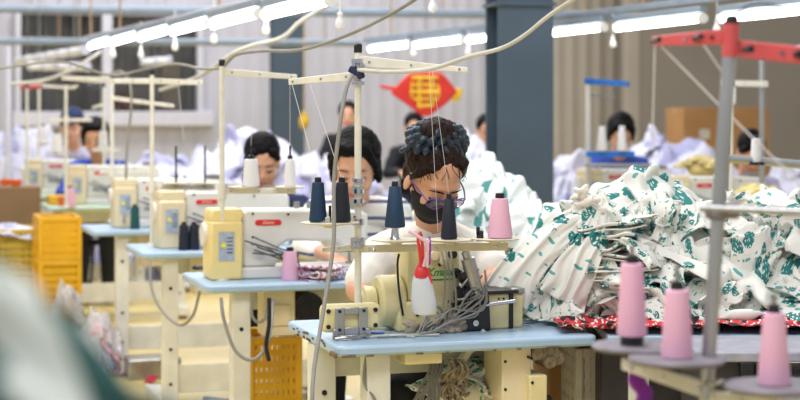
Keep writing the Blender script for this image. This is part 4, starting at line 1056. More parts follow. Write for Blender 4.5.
def person(label, base, head, pitch, yaw, shirt, hairstyle, elbows, wrists, voxel=.007, sleeve='short', skinm='skin', pants='dk', stripes=False, hairm='hair', shx=.165, hands=True, roll=0, face=True, hs=1.1, nd=.175, shz=.055):
    base = Vector(base); hp = Vector(head)-base
    t = thing('person', label, 'person', base)
    HM = Matrix.Translation(hp) @ Matrix.Rotation(yaw, 4, 'Z') @ Matrix.Rotation(roll, 4, 'Y') @ Matrix.Rotation(pitch, 4, 'X') @ Matrix.Scale(hs, 4)
    R3 = HM.to_3x3()
    hx = lambda p: HM @ Vector(p)
    pelv = Vector((0, 0, .56)); nb = HM @ Vector((0, .035, -.10)); 
    nbase = Vector((hp.x*.75, nb.y+.06, hp.z-nd))
    chest = Vector((hp.x*.5, nbase.y*.6+.01, nbase.z-.17)); waist = pelv.lerp(chest, .5)+Vector((0, .02, 0))
    sh = [nbase+Vector((s*shx, .01, -shz)) for s in (-1, 1)]
    el = [Vector(e)-base for e in elbows]; wr_ = [Vector(e)-base for e in wrists]
    B = MB()
    B.ell(hx((0, .012, .03)), (.073, .091, .087), R3, 22, 16); B.ell(hx((0, -.02, -.03)), (.063, .068, .080), R3, 20, 14); B.ell(hx((0, -.036, -.078)), (.042, .042, .034), R3)
    for s in (-1, 1):
        B.ell(hx((s*.036, -.055, -.032)), (.026, .027, .027), R3); B.ell(hx((s*.077, .008, -.018)), (.007, .017, .03), R3); B.ell(hx((s*.030, -.071, .006)), (.017, .013, .011), R3)
    B.limb(hx((0, -.078, .014)), .008, hx((0, -.098, -.022)), .011); B.ell(hx((0, -.092, -.026)), (.018, .012, .009), R3)
    B.ell(hx((0, -.064, .032)), (.052, .02, .014), R3)
    B.ell(hx((0, -.078, -.058)), (.024, .014, .012), R3)
    B.limb(hx((0, .025, -.05)), .052, nbase, .056); B.limb(nbase, .055, nbase+Vector((0, .02, -.06)), .07)
    def torso(Q, e):
        Q.ell(chest, (.145+e, .098+e, .17+e)); Q.ell(waist, (.125+e, .095+e, .17+e)); Q.ell(pelv+Vector((0, 0, .02)), (.155+e, .12+e, .10+e))
        Q.limb(sh[0], .05+e, sh[1], .05+e)
        for s in sh: Q.limb(nbase+Vector((0, .01, -.03)), .042+e, s, .048+e)
    torso(B, 0)
    for s in (0, 1):
        B.limb(sh[s], .05, el[s], .036); B.limb(el[s], .038, wr_[s], .024)
        if hands:
            d = (wr_[s]-el[s]).normalized(); B_n = Vector((0, -.2, 1)); hand(B, wr_[s], Vector((d.x*.6, d.y, -.1)), B_n, .95, .45, -1 if s == 0 else 1)
    for s in (-1, 1):
        B.limb(pelv+Vector((s*.085, 0, -.01)), .085, pelv+Vector((s*.11, -.40, -.03)), .058); B.limb(pelv+Vector((s*.11, -.40, -.03)), .056, pelv+Vector((s*.11, -.36, -.46)), .038)
    remeshed('body', B, skinm, t, voxel, 3)
    S = MB(); torso(S, .014)
    for s in (0, 1):
        e = el[s]; q = sh[s].lerp(e, .72)
        if sleeve == 'short': S.limb(sh[s], .062, q, .058)
        else: S.limb(sh[s], .06, e, .048); S.limb(e, .048, e.lerp(wr_[s], .45 if sleeve == 'mid' else .9), .036)
    so = remeshed('shirt', S, shirt, t, max(voxel, .008), 3, .012, 11)
    cl = MB(); n_ = 20
    ring = [nbase+Vector((.066*math.cos(2*PI*k/n_), -.0+.07*math.sin(2*PI*k/n_), -.036+.016*math.sin(2*PI*k/n_))) for k in range(n_+1)]
    cl.ring_tube(ring, .009, 8).build('collar', shirt, t)
    Q = MB()
    Q.ell(pelv+Vector((0, 0, .0)), (.17, .135, .10))
    for s in (-1, 1):
        Q.limb(pelv+Vector((s*.085, 0, -.01)), .098, pelv+Vector((s*.11, -.40, -.03)), .072); Q.limb(pelv+Vector((s*.11, -.40, -.03)), .07, pelv+Vector((s*.11, -.36, -.42)), .05)
    remeshed('trousers', Q, pants, t, .012, 2, .006, 14)
    for s in (-1, 1):
        f = MB(); c = pelv+Vector((s*.11, -.39, -.50)); f.ell(c, (.045, .11, .05)); f.v = [Vector((v.x, v.y, max(v.z, .004))) for v in f.v]; f.build('shoe', 'black', t)
    # face details
    if face:
        for s in (-1, 1):
            MB().curve([hx((s*.014, -.083, .001)), hx((s*.030, -.0855, -.005)), hx((s*.047, -.074, .001))], .0022, 6).build('eyelashes', 'hair', t)
            MB().ell(hx((s*.030, -.0835, -.0015)), (.009, .0025, .0035), R3).build('eye', 'black', t)
            MB().ring_tube([hx((s*.012, -.0845, .025)), hx((s*.030, -.0840, .030)), hx((s*.052, -.069, .024))], [.0022, .0026, .0012], 7).build('eyebrow', 'hair', t)
        MB().ell(hx((0, -.0905, -.055)), (.021, .006, .005), R3).ell(hx((0, -.090, -.063)), (.018, .006, .006), R3).build('lips', 'lip', t)
    # hair
    Hh = MB()
    if hairstyle == 'bob':
        Hh.ell(hx((0, .034, .046)), (.090, .096, .092), R3, 22, 16)
        Hh.ell(hx((0, -.03, .092)), (.066, .045, .030), R3)
        for s in (-1, 1): Hh.limb(hx((s*.074, -.01, .05)), .022, hx((s*.080, .008, -.05)), .013); Hh.limb(hx((s*.055, -.045, .075)), .018, hx((s*.078, -.03, .02)), .014)
        Hh.ell(hx((0, .06, -.03)), (.075, .05, .07), R3)
    elif hairstyle == 'back':
        Hh.ell(hx((0, .026, .046)), (.083, .094, .087), R3, 22, 16)
        Hh.ell(hx((0, .05, -.01)), (.07, .06, .07), R3); Hh.ell(hx((0, .12, .02)), (.035, .035, .035), R3)
        for s in (-1, 1): Hh.limb(hx((s*.05, -.048, .078)), .02, hx((s*.074, -.02, .03)), .012)
    elif hairstyle == 'bun':
        Hh.ell(hx((0, .036, .050)), (.084, .094, .086), R3, 24, 18)
        Hh.ell(hx((0, .05, -.01)), (.072, .058, .07), R3)
        Hh.ell(hx((0, .075, .115)), (.045, .045, .04), R3)
        for s in (-1, 1): Hh.limb(hx((s*.045, -.034, .092)), .02, hx((s*.078, -.008, .02)), .009)
        Hh.ell(hx((-.012, .055, .13)), (.062, .045, .04), R3)
    ho = remeshed('hair', Hh, hairm, t, max(.005, voxel*.8), 2, .006, 40)
    return t, hx, R3, HM
# masked worker
hw = P(434, 179, 5.30)
bw = Vector((.10, 5.58, 0))
t_, hx, R3, HM = person('worker in black face mask, glasses and white T-shirt with a dark scrunchie', bw, hw, math.radians(42), math.radians(27), 'tee', 'bun',
   [P(357, 290, 5.36), P(500, 275, 5.36)], [P(392, 318, 5.22)+Vector((0, 0, .02)), P(455, 300, 5.15)], .0058, hairm='hairb', hs=1.10, nd=.15, shz=.10)
Mk = MB()
Mk.ell(hx((0, -.036, -.045)), (.069, .069, .058), R3, 22, 16); Mk.ell(hx((0, -.045, -.082)), (.05, .045, .036), R3); Mk.limb(hx((0, -.09, -.012)), .014, hx((0, -.102, -.045)), .018)
remeshed('face_mask', Mk, 'maskm', t_, .005, 3)
for s in (-1, 1):
    MB().curve([hx((s*.058, -.05, -.03)), hx((s*.075, -.01, -.002)), hx((s*.079, .012, .012)), hx((s*.076, .016, -.03)), hx((s*.062, -.035, -.06))], .0028).build('mask_strap', 'maskm', t_)
GL = MB()
for s in (-1, 1):
    ring = [hx((s*.033+.027*math.cos(2*PI*k/20), -.103+.012*abs(math.cos(2*PI*k/20))*(1 if math.cos(2*PI*k/20)*s > 0 else .3), .000+.018*math.sin(2*PI*k/20))) for k in range(21)]
    GL.ring_tube(ring, .0026, 6); GL.curve([hx((s*.060, -.094, .006)), hx((s*.073, -.05, .008)), hx((s*.079, .01, .0))], .0026)
GL.curve([hx((-.008, -.105, .004)), hx((0, -.107, .008)), hx((.008, -.105, .004))], .0026)
GLo = GL.build('glasses', 'purple', t_)
for s in (-1, 1): MB().ell(hx((s*.033, -.1, .0)), (.025, .002, .016), R3, 16, 8).build('lens', 'lens', GLo)
# scrunchie: ruffled ring round the bun
SC = MB(); rr = random.Random(8)
for ring_, n_, rx_, ry_, zc in ((0, 20, .084, .052, .108), (1, 15, .064, .040, .128), (2, 9, .038, .024, .142)):
    for k in range(n_):
        a_ = 2*PI*k/n_+ring_*.3
        c = Vector((-.008+rx_*math.cos(a_), .050+ry_*math.sin(a_), zc+.007*math.sin(3*a_+ring_)))
        SC.ell(HM @ c, (.020, .0105, .0165), R3 @ Euler((rr.uniform(-.5, .5), rr.uniform(-.5, .5), a_+rr.uniform(-.3, .3))).to_matrix(), 12, 8)
SC.curve([hx((-.06, .05, .12)), hx((-.1, .03, .10)), hx((-.115, .04, .075)), hx((-.085, .05, .08))], .008)
remeshed('scrunchie', SC, 'satin', t_, .003, 1, .003, 90)
rr = random.Random(6); HB = MB()
for k in range(14):
    a_ = rr.uniform(-1, 1); p = Vector((a_*.075, -.055+.03*abs(a_), .09-.04*abs(a_)))
    HB.curve([HM @ (p+Vector((0, .05, .03))), HM @ (p+Vector((rr.uniform(-.01, .01), -.005, .01))), HM @ (p+Vector((rr.uniform(-.02, .02), -.025, -.02*rr.random())))], .0011, 5, 4)
HB.build('loose_hair', 'hairb', t_)
def stool(label, base, ztop=.44):
    s = thing('stool', label, 'stool', (base[0], base[1], 0), 0, 'workers\' stools')
    MB().lathe([(.15, ztop-.03), (.16, ztop-.02), (.16, ztop-.004), (.14, ztop)]).build('seat', 'dk', s)
    for a_ in range(4):
        c, q = math.cos(a_*PI/2+.78), math.sin(a_*PI/2+.78); MB().cyl((c*.11, q*.11, ztop-.03), (c*.16, q*.16, 0), .012, 8).build('leg', 'dstl', s)
stool('stool under the masked worker', bw)
# worker in stripes
b2 = Vector((-.17, 7.28, 0))
person('worker in a navy-striped white top with short black hair, looking down', b2, P(355, 168, 7.0), math.radians(24), math.radians(-6), 'stripe', 'bob',
   [P(303, 246, 7.05), P(410, 258, 7.05)], [P(334, 258, 6.82), P(380, 264, 6.8)], .0065, sleeve='mid', hs=1.2, nd=.15, shz=.045)
stool('stool under the worker in stripes', b2)
b3 = Vector((-.66, 8.75, 0))
person('worker in a navy shirt with black hair tied back, head bowed behind the white cones', b3, P(262, 162, 8.45), math.radians(30), math.radians(8), 'navy', 'back',
   [P(222, 222, 8.5), P(302, 222, 8.5)], [P(240, 235, 8.25), P(285, 235, 8.25)], .008, sleeve='long')
stool('stool under the worker in navy', b3)
def farp(label, px, py, d, shirt, style, pitch=25, yaw=0, cap=False):
    h = P(px, py, d); b = Vector((h.x, d+.3, 0))
    dzz = h.z-1.2
    t, hx, R3, HM = person(label, b, h, math.radians(pitch), math.radians(yaw), shirt, style, [h+Vector((-.25, .02, -.42)), h+Vector((.25, .02, -.42))], [h+Vector((-.12, -.22, -.40)), h+Vector((.12, -.22, -.40))], .011, sleeve='long')
    if cap:
        c = MB().ell(hx((0, .02, .075)), (.088, .1, .085), R3, 18, 12).ell(hx((0, -.09, .045)), (.06, .05, .008), R3); remeshed('cap', c, 'navy', t, .008, 1)
    stool('stool under the '+label.split(',')[0], b); return t
farp('far worker right of the wide column, dark-haired, head bowed under the blue stand', 621, 134, 12.2, 'bsh', 'bob', 35)
farp('far right worker, dark-haired, bent low behind the pale thread cone', 751, 152, 11.0, 'lilac', 'back', 45)
farp('far left worker with a tall navy cap, face seen beside a stand pole', 72, 128, 13.6, 'lilac', 'back', 5, 0, True)
farp('far left worker in a bright blue shirt beside the window post', 95, 138, 12.4, 'bsh', 'bob', 20)
farp('distant worker in dark top, head rising behind the worker in stripes', 348, 116, 15.5, 'dk', 'back', 0)
farp('distant worker in dark clothes behind the black scrunchie', 414, 128, 15.5, 'dk', 'back', 10)
farp('distant worker in white seen just left of the wide column', 487, 131, 14.0, 'tee', 'back', 10)

# ------------------------------------------------------------------ festive ornament on the far wall line
Dn = 13.4
orn = thing('festive_ornament', 'red diamond-shaped festive ornament with gold pattern hanging behind the masked worker', 'ornament', P(426, 92, Dn))
S_ = Dn/FPX
MB().prism([(x*S_, -y*S_) for x, y in ((-36, 1), (-20, -16), (-14, -20), (14, -20), (20, -15), (32, 0), (20, 12), (4, 24), (-4, 24), (-20, 12))], -.03, .03, 'xz').build('diamond_body', 'festr', orn, .015)
m_ = MB()
for (x0, y0, x1, y1, w_) in ((-14, -14, 12, -14, 3), (-12, -7, 10, -7, 3), (-16, 0, 14, 0, 3.4), (-12, 7, 12, 7, 3), (-8, 14, 8, 13, 3), (-6, -15, -7, 16, 3), (5, -15, 6, 14, 3), (-14, -10, -14, 6, 2), (12, -8, 13, 5, 2)):
    m_.ring_tube([(x0*S_, -.034, -y0*S_), (x1*S_, -.034, -y1*S_)], w_*S_*.62, 8)
m_.build('gold_pattern', 'gold', orn)
MB().prism([(x*S_, -y*S_) for x, y in ((-30, -1), (-42, -3), (-48, -6), (-44, -7), (-30, -5))], -.015, .015, 'xz').build('left_tail', 'festr', orn, .004)
MB().prism([(x*S_, -y*S_) for x, y in ((24, 4), (30, -4), (37, -3), (35, 6), (28, 12))], -.02, .02, 'xz').build('right_tail', 'gold', orn, .004)
MB().cyl((0, 0, 20*S_), (0, 0, 1.3), .004, 6).build('hanging_string', 'grey', orn)
# hanging sack-like yellow tassel at narrow column
tag(MB().lathe([(.005, -.1), (.04, -.06), (.05, 0), (.03, .06), (.005, .09)], (0, 0, 0), 14).cyl((0, 0, .08), (0, 0, 1.2), .004, 6).build('yellow_ornament', 'gold', None, 0, P(304, 120, 16)), 'small yellow hanging ornament beside the narrow far column', 'ornament')

# ------------------------------------------------------------------ crates, boxes, bags
def crate(label, loc, rz, wx, wy, hz, mt, group=None):
    t = thing('plastic_crate', label, 'crate', loc, rz, group)
    m_ = MB(); th = .008
    m_.bx(-wx/2, wx/2, -wy/2, wy/2, 0, th).bx(-wx/2-.01, wx/2+.01, -wy/2-.01, -wy/2+th, hz-.03, hz).bx(-wx/2-.01, wx/2+.01, wy/2-th, wy/2+.01, hz-.03, hz).bx(-wx/2-.01, -wx/2+th, -wy/2, wy/2, hz-.03, hz).bx(wx/2-th, wx/2+.01, -wy/2, wy/2, hz-.03, hz)
    for (x, y) in ((-1, -1), (1, -1), (-1, 1), (1, 1)): m_.bx(x*wx/2-.012, x*wx/2+.012, y*wy/2-.012, y*wy/2+.012, 0, hz)
    m_.build('rim_and_frame', mt, t, .004)
    g = MB(); nz_ = int(hz/.045)
    for s in (-1, 1):
        for k in range(nz_):
            z = .01+k*(hz-.04)/nz_; g.bx(-wx/2, wx/2, s*wy/2-.003, s*wy/2+.003, z, z+.026).bx(s*wx/2-.003, s*wx/2+.003, -wy/2, wy/2, z, z+.026)
        for k in range(9):
            x = -wx/2+wx*(k+.5)/9; g.bx(x-.008, x+.008, s*wy/2-.004, s*wy/2+.004, 0, hz-.02)
            y = -wy/2+wy*(k+.5)/9; g.bx(s*wx/2-.004, s*wx/2+.004, y-.008, y+.008, 0, hz-.02)
    g.build('slatted_side', mt, t)
    return t
GC = 'yellow crates stacked by the pale green table'
p0 = P(57, 0, 10.2)
cr = crate('bottom crate of the yellow stack by the pale green table', (p0.x, 10.2, 0), A, .23, .36, .26, 'crate', GC)
dup(cr, (p0.x, 10.2, .262), A, 'middle crate of the yellow stack by the pale green table'); dup(cr, (p0.x, 10.2, .524), A, 'top crate of the yellow stack by the pale green table')
p0 = P(12, 0, 10.6)
co_ = crate('lower olive-yellow crate at the left edge', (p0.x, 10.6, 0), A, .32, .4, .34, 'crateo', 'olive-yellow crates at the left edge')
dup(co_, (p0.x, 10.6, .342), A, 'upper olive-yellow crate at the left edge, filled with white cloth')
heap('white_cloth', 'lilp', (p0.x, 10.55, .56), (.15, .18, .13), 3, 45, 'white cloth filling the olive-yellow crate at the left edge', 'cloth', 'white cloths in the olive-yellow crate', (.6, .6), .02, 1.6, .02, nseg=20, zmin=.62)
cy = crate('tall yellow crate standing on the floor under the second table', (P(272,0,6.75).x, 6.75, 0), A*.5, .19, .30, .53, 'crate')
for i in range(0): pass
crate('grey-white perforated crate below the right end of the nearest table', (P(594,0,5.25).x, 5.25, 0.0), .1, .16, .3, .70, 'cratew')
def carton(label, loc, rz, wx, wy, hz, mt='card', group=None):
    t = thing('cardboard_box', label, 'box', loc, rz, group)
    MB().bx(-wx/2, wx/2, -wy/2, wy/2, 0, hz).build('carton', mt, t, .006)
    MB().bx(-wx/2-.002, wx/2+.002, -.03, .03, hz-.06, hz+.002).build('tape', 'tan', t)
    MB().bx(-wx*.12, wx*.12, -wy/2-.003, -wy/2, hz*.35, hz*.55).build('paper_label', 'lgrey', t)
    return t
for i, (px0, px1) in enumerate(((672, 718), (720, 762))):
    d = 17; x = (P((px0+px1)/2, 0, d)).x; w_ = (px1-px0)*d/FPX
    for k in range(3):
        carton('%s cardboard box of the %s stack against the grey-brown wall' % (('bottom', 'middle', 'topmost')[k], ('left', 'right')[i]), (x, d, k*.482), A, w_*.98, .4, .48, 'card', 'cardboard boxes against the grey-brown wall')
carton('brown cardboard box behind the olive-yellow crates at the left edge', (P(14,0,12).x, 12, 0), A, .34, .4, .88, 'cardd')
carton('brown cardboard box standing below the nearest table\'s right end', (P(562,0,5.45).x, 5.5, 0), .1, .13, .3, .70, 'card')
for i, (px, y, d) in enumerate(((6, 181, 12), (16, 183, 11.9))):
    v = P(px, 181, d); v.z = .882
    tag(MB().lathe([(.03, 0), (.045, .04), (.047, .045), (.04, .045), (.02, .008)]).build('orange_tub', 'orange', None, 0, v), ['leftmost orange tub on the brown box at the left edge', 'orange tub on the brown box at the left edge, right one'][i], 'tub', 'orange tubs')
v = on2(T5, 57, .33); v.z = TZ+.001
tag(MB().bx(-.06, .1, -.1, .1, 0, .06).build('yellow_tray', 'crate', None, .006, v, A), 'flat yellow tray on the left end of the pale green table', 'tray')
def bag(label, c, r, seed, inner, film='film'):
    t = thing('plastic_bag', label, 'bag', (c[0], c[1], 0))
    m_ = MB().ell((0, 0, r[2]*.42), (r[0]*.7, r[1]*.7, r[2]*.42), None, 20, 14)
    m_.v = [v+Vector((noise.noise(v*14), noise.noise(v*14+Vector((5, 0, 0))), 0))*.05 for v in m_.v]; m_.build('scraps_core', inner, t)
    for k, (src, nm, mt, g) in enumerate(((BIG[seed % 4], 'scraps_inside', inner, .8), (SMALL[(seed+1) % 4], 'scraps_inside', 'lilp', .86), (BIG[(seed+2) % 4], 'bag_film', film, 1.0))):
        me = src.copy(); me.transform(Matrix.Diagonal((r[0]/.36*g, r[1]/.36*g, r[2]/.46*g, 1)) @ Matrix.Rotation(seed+k*2, 4, 'Z')); me.materials.clear(); me.materials.append(M[mt])
        for v in me.vertices: v.co.z = max(v.co.z, .004)
        o = bpy.data.objects.new(nm, me); COL.objects.link(o); o.parent = t
        s_ = o.modifiers.new('s', 'SOLIDIFY'); s_.thickness = .002
bag('clear plastic bag of pink scraps on the floor by the fourth table\'s leg', (P(98, 0, 9.0).x, 9.0), (.13, .13, .36), 3, 'pinkc')
bag('clear plastic bag of pale scraps in front of the yellow crates', (P(66, 0, 9.75).x, 9.75), (.12, .12, .42), 4, 'tan')
sheet('red_rag', 'redc', P(146,0,8.7).x, P(158,0,8.7).x, 8.62, 8.75, .001, 5, 'small dark red rag on the floor by the fourth table\'s foot', 'rag', amp=.02, ns=14)
tag(MB().bx(-.14, .14, -.1, .1, 0, .11).build('floor_pedal', 'steel', None, .01, (P(152, 0, 8.95).x, 8.95, 0), A), 'grey foot pedal on the floor beside the fourth table\'s foot', 'pedal')
tag(MB().prism([(-.12, 0), (.12, 0), (.12, .03), (-.12, .07)], -.09, .09, 'xz').build('floor_pedal', 'dstl', None, .01, (P(228, 0, 7.75).x, 7.9, 0), A), 'dark foot pedal on the floor beneath the third table', 'pedal')

# cloth under table one (held on lap) 
heap('leaf_print_cloth', 'print', (.20, 5.04, .58), (.10, .09, .09), 3, 51, 'leaf-print cloth on the lap of the masked worker, seen under the nearest table', 'cloth', 'leaf-print cloths on the lap', (.6, .6), .018, 1.3, .02, nseg=26, zmin=.46, elev=(-.6, 1.2))
# red cloth, mid background
heap('dark_red_cloth', 'redc', (P(578,0,9).x, 9.0, TZ), (.14, .16, .13), 3, 53, 'dark red cloth on a far table right of the wide column', 'cloth', 'dark red cloths', (.6, .6), .02, 1.3, .02, nseg=20)
for px, y, d, r, lab in ((757, 194, 8.6, .10, 'yellow cloth bundle in front of the far right machine'), (702, 163, 10.6, .10, 'yellow cloth bundle beside the far right worker')):
    v = P(px, y, d); heap('yellow_cloth', 'yelc', (v.x, d, v.z-.03 if px > 740 else v.z-.03), (r, r, r*.7), 4, int(px), lab, 'cloth', 'x', (.7, .7), .015, 1.3, .02, nseg=18, zmin=v.z-.08)

# ------------------------------------------------------------------ right background row
TR = Vector((P(668,0,9.4).x, 9.4, 0)); TS = Vector((P(556,0,11).x, 10.6, 0))
table(TR, 1.15, 'far right sewing table carrying the machine with a red badge', 'blue', group='far right sewing tables'); table(TS, 1.0, 'far sewing table in front of the worker beneath the blue stand', 'blue', group='far right sewing tables')
dup(s3, tl(TR, .12, .2, TZ), A, 'white sewing machine with red badge on the far right table')
dup(s3, tl(TS, .25, .2, TZ), A, 'pale sewing machine on the far table beneath the blue stand')
for v, lab in ((tl(TR, .7, -.15, 0), 'x'),): pass
def shelf_under(loc, lab, w_=.4, z=.85):
    t = thing('side_table', lab, 'table', (loc[0], loc[1], 0), 0); MB().bx(-w_/2, w_/2, -.15, .15, z-.02, z).build('tabletop', 'white', t, .004)
    for x in (-1, 1):
        for y in (-1, 1): MB().bx(x*(w_/2-.03)-.015, x*(w_/2-.03)+.015, y*.12-.015, y*.12+.015, 0, z-.02).build('leg', 'offw', t)
v = P(757, 194, 8.6); shelf_under((v.x, 8.6), 'small side table under the yellow cloth bundle', .4, v.z-.085)
v = P(702, 163, 10.6); shelf_under((v.x, 10.75), 'small side table under the farther yellow bundle', .4, v.z-.085)
shelf_under((P(578,0,9).x, 9.0), 'small side table under the dark red cloth', .4, TZ)
# blue arm stand
bs = thing('thread_stand', 'white thread stand with bright blue top arm, right of the wide column', 'thread stand', (P(588,0,10.7).x, 10.7, TZ))
def L(p): return p-bs.location
MB().cyl((0, 0, 0), L(P(588, 80, 10.7)), .016, 12).build('pole', 'white', bs)
arm_on(bs, 'top_arm', P(585, 81, 10.7), P(629, 84, 10.6), .04, .034, 'bluep', .03)
MB().box(L(P(610, 154, 10.6)), (.3, .08, .035)).build('blue_tray', 'bluep', bs, .005)
MB().box(L(P(618, 165, 10.6)), (.42, .05, .02)).build('lower_bar', 'alu', bs, .003)
arm_on(bs, 'middle_arm', P(590, 95, 10.7), P(615, 97, 10.6), .014, .014, 'alu')
for px, lab in ((602, 'left white thread cone on the blue tray'), (622, 'right white thread cone on the blue tray')):
    c = P(px, 152, 10.57); cone_thing('white', lab, c+Vector((0, 0, .008)), .17, .034, .018)
# thin posts at right background
b_ = stand('cream thread stand post behind the red-armed stand', Vector((P(722,0,10).x, 9.72, 0)), 1.56, group='far right thread stands')
arm_on(b_, 'top_arm', P(722, 83, 9.72), P(768, 84, 9.72), .034, .034, 'white'); MB().box((0, -.01, 1.5-TZ), (.045, .03, .1)).build('white_wrap', 'bulb', b_, .01)
b__ = stand('grey pipe post at the right edge behind the red arm', Vector((P(792,0,9).x, 9.75, 0)), 1.72, polem='alu', group='far right thread stands', r=.016)
pc = cone_thing('white', 'pale grey thread cone before the far right worker', P(756, 162, 7.2), .115, .024, .018)
rk = thing('rack_rail', 'grey horizontal rail on posts holding the pale cone at the right', 'rail', (P(770,0,7.2).x, 7.2, 0))
def Lr(p): return p-rk.location
MB().cyl(Lr(P(722, 158, 7.2)), Lr(P(830, 167, 7.2)), .018, 12).build('rail_bar', 'alu', rk)
MB().cyl(Lr(P(822, 166, 7.2)), Lr(Vector((P(822, 166, 7.2).x, 7.2, 0))), .018, 12).build('post', 'alu', rk); MB().cyl(Lr(P(724, 158, 7.2)), Lr(Vector((P(724, 158, 7.2).x, 7.2, 0))), .018, 12).build('post', 'alu', rk)
MB().box(Lr(P(756, 163.5, 7.2)), (.06, .06, .012)).build('cone_seat', 'dstl', rk)

# ------------------------------------------------------------------ red-armed stand in the right foreground
D = 2.95
s0 = P(706, 400, D); foot = P(703, 470, D)
rs = thing('thread_stand', 'aluminium thread stand with red arms in the right foreground', 'thread stand', (foot.x, D, .60))
def R_(p): return Vector(p)-rs.location
MB().ring_tube([(0, 0, 0), R_(P(706, 400, D)), R_(P(719, 200, D)), R_(P(730, 48, D))], .0125, 18).build('pole', 'alu', rs)
MB().ring_tube([R_(P(730, 57, D)), R_(P(731.5, 24, D))], .0145, 18).build('red_sleeve', 'redm', rs)
MB().ring_tube([R_(P(731.5, 24, D)), R_(P(732, 17, D)), R_(P(732, 15, D))], [.0125, .0115, .006], 14).build('pole_cap', 'black', rs)
arm_on(rs, 'red_arm', P(724, 37, D), P(653, 41, D+.15), .027, .017, 'redm', .01)
arm_on(rs, 'red_arm', P(740, 49, D), P(830, 58, D-.1), .03, .03, 'redm', .01)
arm_on(rs, 'red_arm', P(728, 57, D), P(820, 43, D+.25), .004, .004, 'thread', .004, False)
m_ = MB()
for x, y in ((654, 41), (695, 38)): c = R_(P(x, y, D+.05)); m_.cyl(c-Vector((0, .06, 0)), c-Vector((0, -.02, 0)), .005, 10)
for x, y in ((745, 50), (793, 55)): c = R_(P(x, y, D-.04)); m_.cyl(c-Vector((0, .05, 0)), c, .0065, 12)
each(m_, 'arm_bolt', 'dstl', rs)
MB().cyl(R_(P(700, 208, D)), R_(P(850, 214, D-.1)), .0065, 12).build('middle_rod', 'alu', rs)
MB().cyl(R_(P(706, 211, D)), R_(P(738, 211, D)), .014, 14).ell(R_(P(718, 213, D)), (.02, .018, .018)).build('rod_clamp', 'dplate', rs)
# lower arm with plates
arm_on(rs, 'lower_arm', P(622, 363, D+.05), P(706, 390, D), .022, .03, 'pole', .014)
arm_on(rs, 'lower_arm', P(706, 384, D), P(722, 382, D-.1), .01, .008, 'steel', .01)
arm_on(rs, 'lower_arm', P(706, 396, D), P(780, 402, D-.1), .02, .02, 'pole', .012)
for x, y, d, r in ((638, 346, D+.1, .085), (677, 359, D-.02, .085), (773, 386, D-.1, .085)):
    c = R_(P(x, y, d)); MB().lathe([(r*.3, -.012), (r*.95, -.006), (r, 0), (r*.96, .003), (.004, .0015)], c, 36).build('spool_plate', 'dplate', rs)
for x, y, d, lab, hh, rb, rt in ((632, 342, D+.1, 'left pink thread cone on the red-armed stand in the right foreground', .145, .0275, .0195), (677, 359, D-.02, 'middle pink thread cone beside the aluminium pole in the right foreground', .132, .028, .020), (774, 388, D-.1, 'pink thread cone at the lower right corner', .135, .028, .0175)):
    pz = {632: 346, 677: 359, 774: 386}[x]
    z = P(x, pz, d); c = cone_thing('pink', lab, z+Vector((0, 0, .003 if x != 632 else .019)), hh, rb, rt)
    MB().cyl((0, 0, hh-.01), (0, 0, hh+(.018 if x != 677 else .03)), .0045, 10).build('spindle_rod', 'steel', c)
    if x == 632: MB().cyl((0, 0, -.0145), (0, 0, .001), .0215, 20).build('black_base_ring', 'black', c)
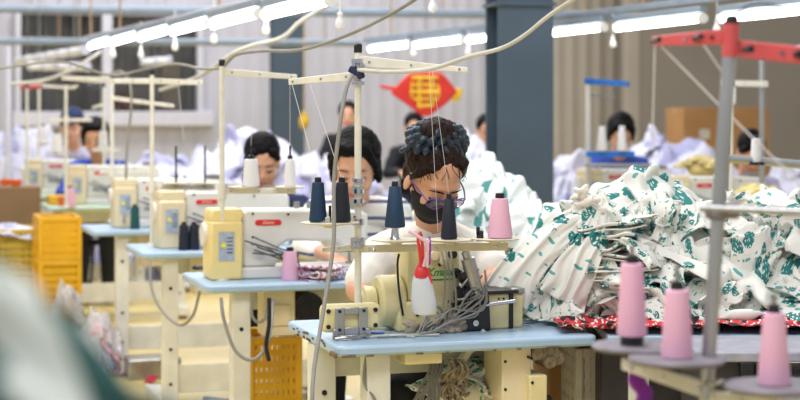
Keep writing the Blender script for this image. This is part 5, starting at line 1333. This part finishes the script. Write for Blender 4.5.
# what carries the red-armed stand: its own machine table (dark box, grey top)
cab = thing('sewing_table', 'dark machine table with scuffed grey top behind the right foreground cones', 'table', (0, 0, 0))
q0 = P(697, 0, 4.25)
xa, xb, xc = P(697, 0, 4.5).x, P(752, 0, 4.5).x, P(700, 0, 4.5).x+.6
MB().bx(xa, xc, 4.5, 4.83, .745, .772).build('tabletop', 'dtop', cab, .005)
MB().bx(xa+.008, xb, 4.52, 4.81, .40, .745).build('side_panel', 'drawer', cab, .004)
MB().bx(xb-.03, xb+.005, 4.50, 4.52, .42, .745).build('black_corner_strip', 'black', cab, .003)
MB().bx(xb+.02, xc-.04, 4.38, 4.80, .60, .70).build('drawer', 'dtop', cab, .008)
for x in (xb+.03, xc-.06):
    for y in (4.56, 4.78): MB().bx(x, x+.05, y-.025, y+.025, 0, .745).build('leg', 'offw', cab, .004)
cd = thing('work_bench', 'low dark bench carrying the red-armed stand, below the frame', 'bench', (foot.x, D, 0))
MB().bx(-.3, .5, -.25, .25, .57, .599).build('bench_top', 'drawer', cd, .005)
for x in (-.26, .46):
    for y in (-.2, .2): MB().bx(x-.025, x+.025, y-.025, y+.025, 0, .57).build('leg', 'dstl', cd)
MB().curve([(0,0,0)]*2 if False else [(0, 0, 0), (.012, 0, .03), (-.008, 0, .06), (.01, 0, .09), (0, 0, .12)], .008)
m_ = MB()
for k in range(3): m_.curve([P(634+k*5, 352, 3.05), P(640+k*4, 365, 3.05), P(632+k*5, 380, 3.05), P(641+k*4, 395, 3.05), P(634+k*3, 415, 3.05)], .008)
for v_ in m_.v: v_ -= P(636, 352, 3.05)
tag(m_.build('violet_ribbon', 'violet', None, 0, P(636, 352, 3.05)), 'bright violet ribbon hanging below the left foreground cone', 'ribbon')
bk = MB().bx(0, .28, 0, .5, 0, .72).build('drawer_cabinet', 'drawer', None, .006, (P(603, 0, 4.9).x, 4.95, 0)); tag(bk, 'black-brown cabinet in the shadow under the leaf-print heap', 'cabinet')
# white strings of the red-armed stand
thread_line('white string hanging straight from the red arm tip', P(655, 45, D+.14), P(652, 150, D+.14), .0014)
thread_line('white string slanting from the red arm tip down to the right', P(661, 46, D+.14), P(722, 108, D+.1), .0018)
thread_line('white string slanting from the aluminium pole toward the right edge', P(722, 108, D+.1), P(812, 195, D), .0018)
thread_line('second white string slanting from the middle of the red arm', P(703, 44, D+.1), P(722, 72, D+.1), .0016)
cable('thin dark wire looping over the black cap of the red-armed stand', [P(732, 20, D+.03), P(740, 10, D+.1), P(755, 4, D+.1), P(780, 6, D+.1), P(800, 15, D+.1), P(830, 30, D+.1)], .0018, 'dstl', 'wire', 'thin_wire')
# white post at far left
wp = thing('standing_post', 'white post at the left edge before the wall', 'post', (P(8,0,14).x, 14, 0)); MB().cyl((0, 0, 0), (0, 0, 1.95), .028, 12).build('pole', 'winfr', wp); MB().lathe([(.1, 0), (.1, .02), (.03, .03)]).build('base_plate', 'winfr', wp)
